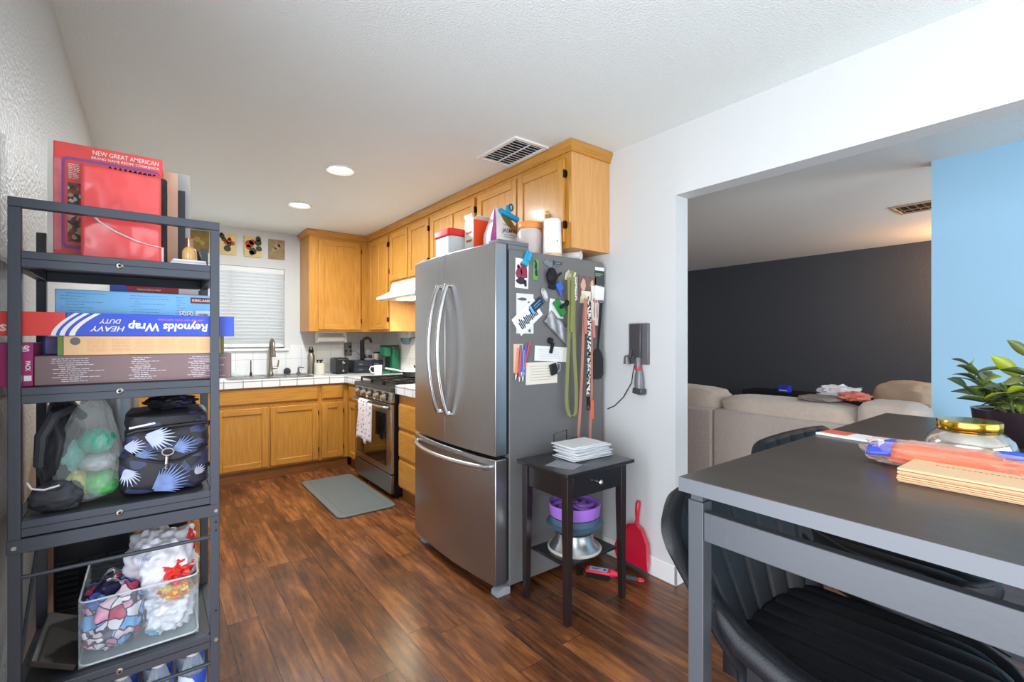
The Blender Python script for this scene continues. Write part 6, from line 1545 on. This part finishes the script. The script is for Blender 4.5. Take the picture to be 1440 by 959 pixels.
# ------------------------------------------------------------------ living room
M_sofa = mat('beige_chenille', (186, 170, 160), .95, bump=.7, bscale=260, var=.06, vscale=40, sheen=.4)
M_cush = mat('beige_cushion_fabric', (198, 180, 164), .95, bump=.7, bscale=240, var=.05, vscale=40, sheen=.4)
SX = 3.30
t = thing('sectional_sofa', 'beige fabric sectional sofa seen from behind through the opening', 'sofa', (3.75, 1.8, 0))
def sbox(x0, y0, z0, x1, y1, z1, p=.25, seed=1, amp=.02):
    g = G(); g.blob(((x0+x1)/2, (y0+y1)/2, (z0+z1)/2), ((x1-x0)/2, (y1-y0)/2, (z1-z0)/2), amp, 2.5, seed, 48, 28, p=p); return g
obj('back_panel', G().box(SX, 1.872, .06, SX+.20, 2.95, .792), M_sofa, t, bev=.02, seg=3)
obj('back_panel', G().box(SX, .62, .06, SX+.20, 1.866, .792), M_sofa, t, bev=.02, seg=3)
obj('seat_base', G().box(SX+.2, .78, .08, 4.25, 2.95, .30), M_sofa, t, bev=.02, seg=3)
for i, (a, b, zt) in enumerate(((1.86, 2.9, .938), (1.0, 1.85, .905), (.68, .995, .942))):
    obj('back_cushion', sbox(SX+.035, a, .70, SX+.36, b, zt, .45, i+3, .05), M_cush, t)
for i, (a, b) in enumerate(((1.95, 2.9), (1.25, 1.94), (.79, 1.24))): obj('seat_cushion', sbox(SX+.30, a, .29, 4.28, b, .47, .3, i+9), M_cush, t)
obj('chaise_base', G().box(4.26, .78, .08, 5.0, 1.6, .30), M_sofa, t, bev=.02)
obj('chaise_back', sbox(4.30, .78, .28, 5.0, 1.08, .80, .3, 4), M_sofa, t)
g = G()
for x, y in ((SX+.06, .68), (SX+.06, 2.88), (4.9, .8), (4.2, 2.88)): g.cyl((x, y, 0), (x, y, .082), .025, .03, 12)
obj('feet', g, M_black, t)
obj('throw_pillow', sbox(4.12, .79, .802, 4.62, 1.14, 1.0, .6, 21, .08), mat('tan_pillow_fabric', (188, 158, 132), .95, bump=.5, bscale=240), label='tan pillow lying on the far leg of the sofa beside the blue wall', cat='pillow')
obj('throw_blanket', sbox(SX+.08, 1.10, .908, SX+.34, 1.34, .938, .6, 5, .15), mat('taupe_blanket', (150, 138, 128), .95, bump=.6, bscale=120), label='taupe folded throw on top of the sofa back cushions', cat='blanket')
obj('folded_laundry', G().blob((SX+.25, 1.05, .945), (.10, .085, .030), .45, 3, 7, flat=-.9), mat('coral_cloth', (226, 130, 112), .9, bump=.6, bscale=60), label='coral pink cloth piled on the sofa back', cat='laundry')
obj('folded_laundry', G().blob((SX+.33, 1.16, .957), (.07, .12, .045), .45, 3, 12, flat=-.9), mat('white_cloth', (226, 220, 220), .9, bump=.6, bscale=60), label='white cloth piled behind the coral cloth on the sofa back', cat='laundry')
t = thing('media_console', 'low black media console along the charcoal wall behind the sofa', 'console', (6.85, 2.2, 0))
obj('cabinet_body', G().box(6.62, 1.0, .04, 7.06, 3.3, .60), M_black, t, bev=.006)
obj('plinth', G().box(6.66, 1.04, 0, 7.04, 3.26, .04), M_black, t)
for a in (1.02, 1.79, 2.55): 
    d = obj('door', G().box(6.602, a, .06, 6.619, a+.735, .58), M_black, t, bev=.003)
    obj('knob', G().cyl((6.602, a+.68, .35), (6.588, a+.68, .35), .01, n=12), M_steel, d)
t = thing('gift_box', 'tiny bright blue box on the black console against the charcoal wall', 'box', (6.75, 2.80, .60))
obj('box_body', G().box(6.70, 2.73, .6005, 6.82, 2.86, .69), mat('electric_blue', (36, 70, 214), .4), t, bev=.004)
obj('white_band', G().box(6.698, 2.74, .618, 6.6995, 2.84, .634), M_wi, t)
g = G(); g.box(0, 0, 0, .03, .25, .012)
# ------------------------------------------------------------------ daylight and lamps
def area(name, loc, rot, sx, sy, power, col=(1, 1, 1), spread=None):
    l = bpy.data.lights.new(name, 'AREA'); l.shape = 'RECTANGLE'; l.size = sx; l.size_y = sy; l.energy = power; l.color = col
    if spread: l.spread = spread
    o = bpy.data.objects.new(name, l); COL.objects.link(o); o.location = loc; o.rotation_euler = rot; return o
# sliding door on the left wall behind the camera, window wall behind the table: sky light comes in
area('daylight_left_door', (-1.05, -.2, 1.15), (0, -PI/2, 0), 2.2, 3.0, 137, (.88, .93, 1.0))
area('daylight_front_window', (1.9, -2.66, 1.2), (PI/2, 0, 0), 3.0, 1.85, 56, (1.0, .99, .98))
area('daylight_living_window', (5.5, -1.16, 1.4), (PI/2, 0, 0), 2.2, 1.4, 60, (.95, .97, 1.0))
area('daylight_sink_window', ((WX0+WX1)/2, YB+.5, 1.7), (-PI/2, 0, 0), 1.1, 1.0, 8, (.95, .98, 1.0))
for i, (x, y) in enumerate(((1.0, 3.19), (.99, 4.23))):
    l = bpy.data.lights.new('downlight', 'AREA'); l.shape = 'DISK'; l.size = .13; l.energy = 31; l.color = (.93, .97, 1)
    o = bpy.data.objects.new('downlight', l); COL.objects.link(o); o.location = (x, y, ZC-.014)
l = bpy.data.lights.new('hood_lamp', 'AREA'); l.shape = 'RECTANGLE'; l.size = .12; l.size_y = .38; l.energy = 7; l.color = (1, .86, .62)
o = bpy.data.objects.new('hood_lamp', l); COL.objects.link(o); o.location = (1.91, 4.0, 1.678)
# warm table lamp deep in the living room
l = bpy.data.lights.new('warm_lamp', 'POINT'); l.energy = 34; l.color = (1, .48, .18); l.shadow_soft_size = .15
o = bpy.data.objects.new('warm_lamp', l); COL.objects.link(o); o.location = (6.55, .85, 2.0)
w = bpy.data.worlds.new('World'); scene.world = w; w.use_nodes = True
bg = w.node_tree.nodes['Background']; bg.inputs[0].default_value = (.75, .86, 1, 1); bg.inputs[1].default_value = 2.0

# ------------------------------------------------------------------ camera
cd = bpy.data.cameras.new('Camera'); cam = bpy.data.objects.new('Camera', cd); COL.objects.link(cam)
cam.location = (0, 0, 1.31); cam.rotation_euler = (PI/2, 0, -math.radians(37.447))
cd.sensor_width = 36; cd.lens = 662/1440*36; cd.shift_y = -2.5/1440; cd.clip_start = .02
scene.camera = cam
scene.view_settings.view_transform = 'Standard'; scene.view_settings.look = 'None'
scene.view_settings.exposure = 0.0; scene.view_settings.gamma = 1.0; scene.view_settings.use_curve_mapping = False
bpy.context.view_layer.update()
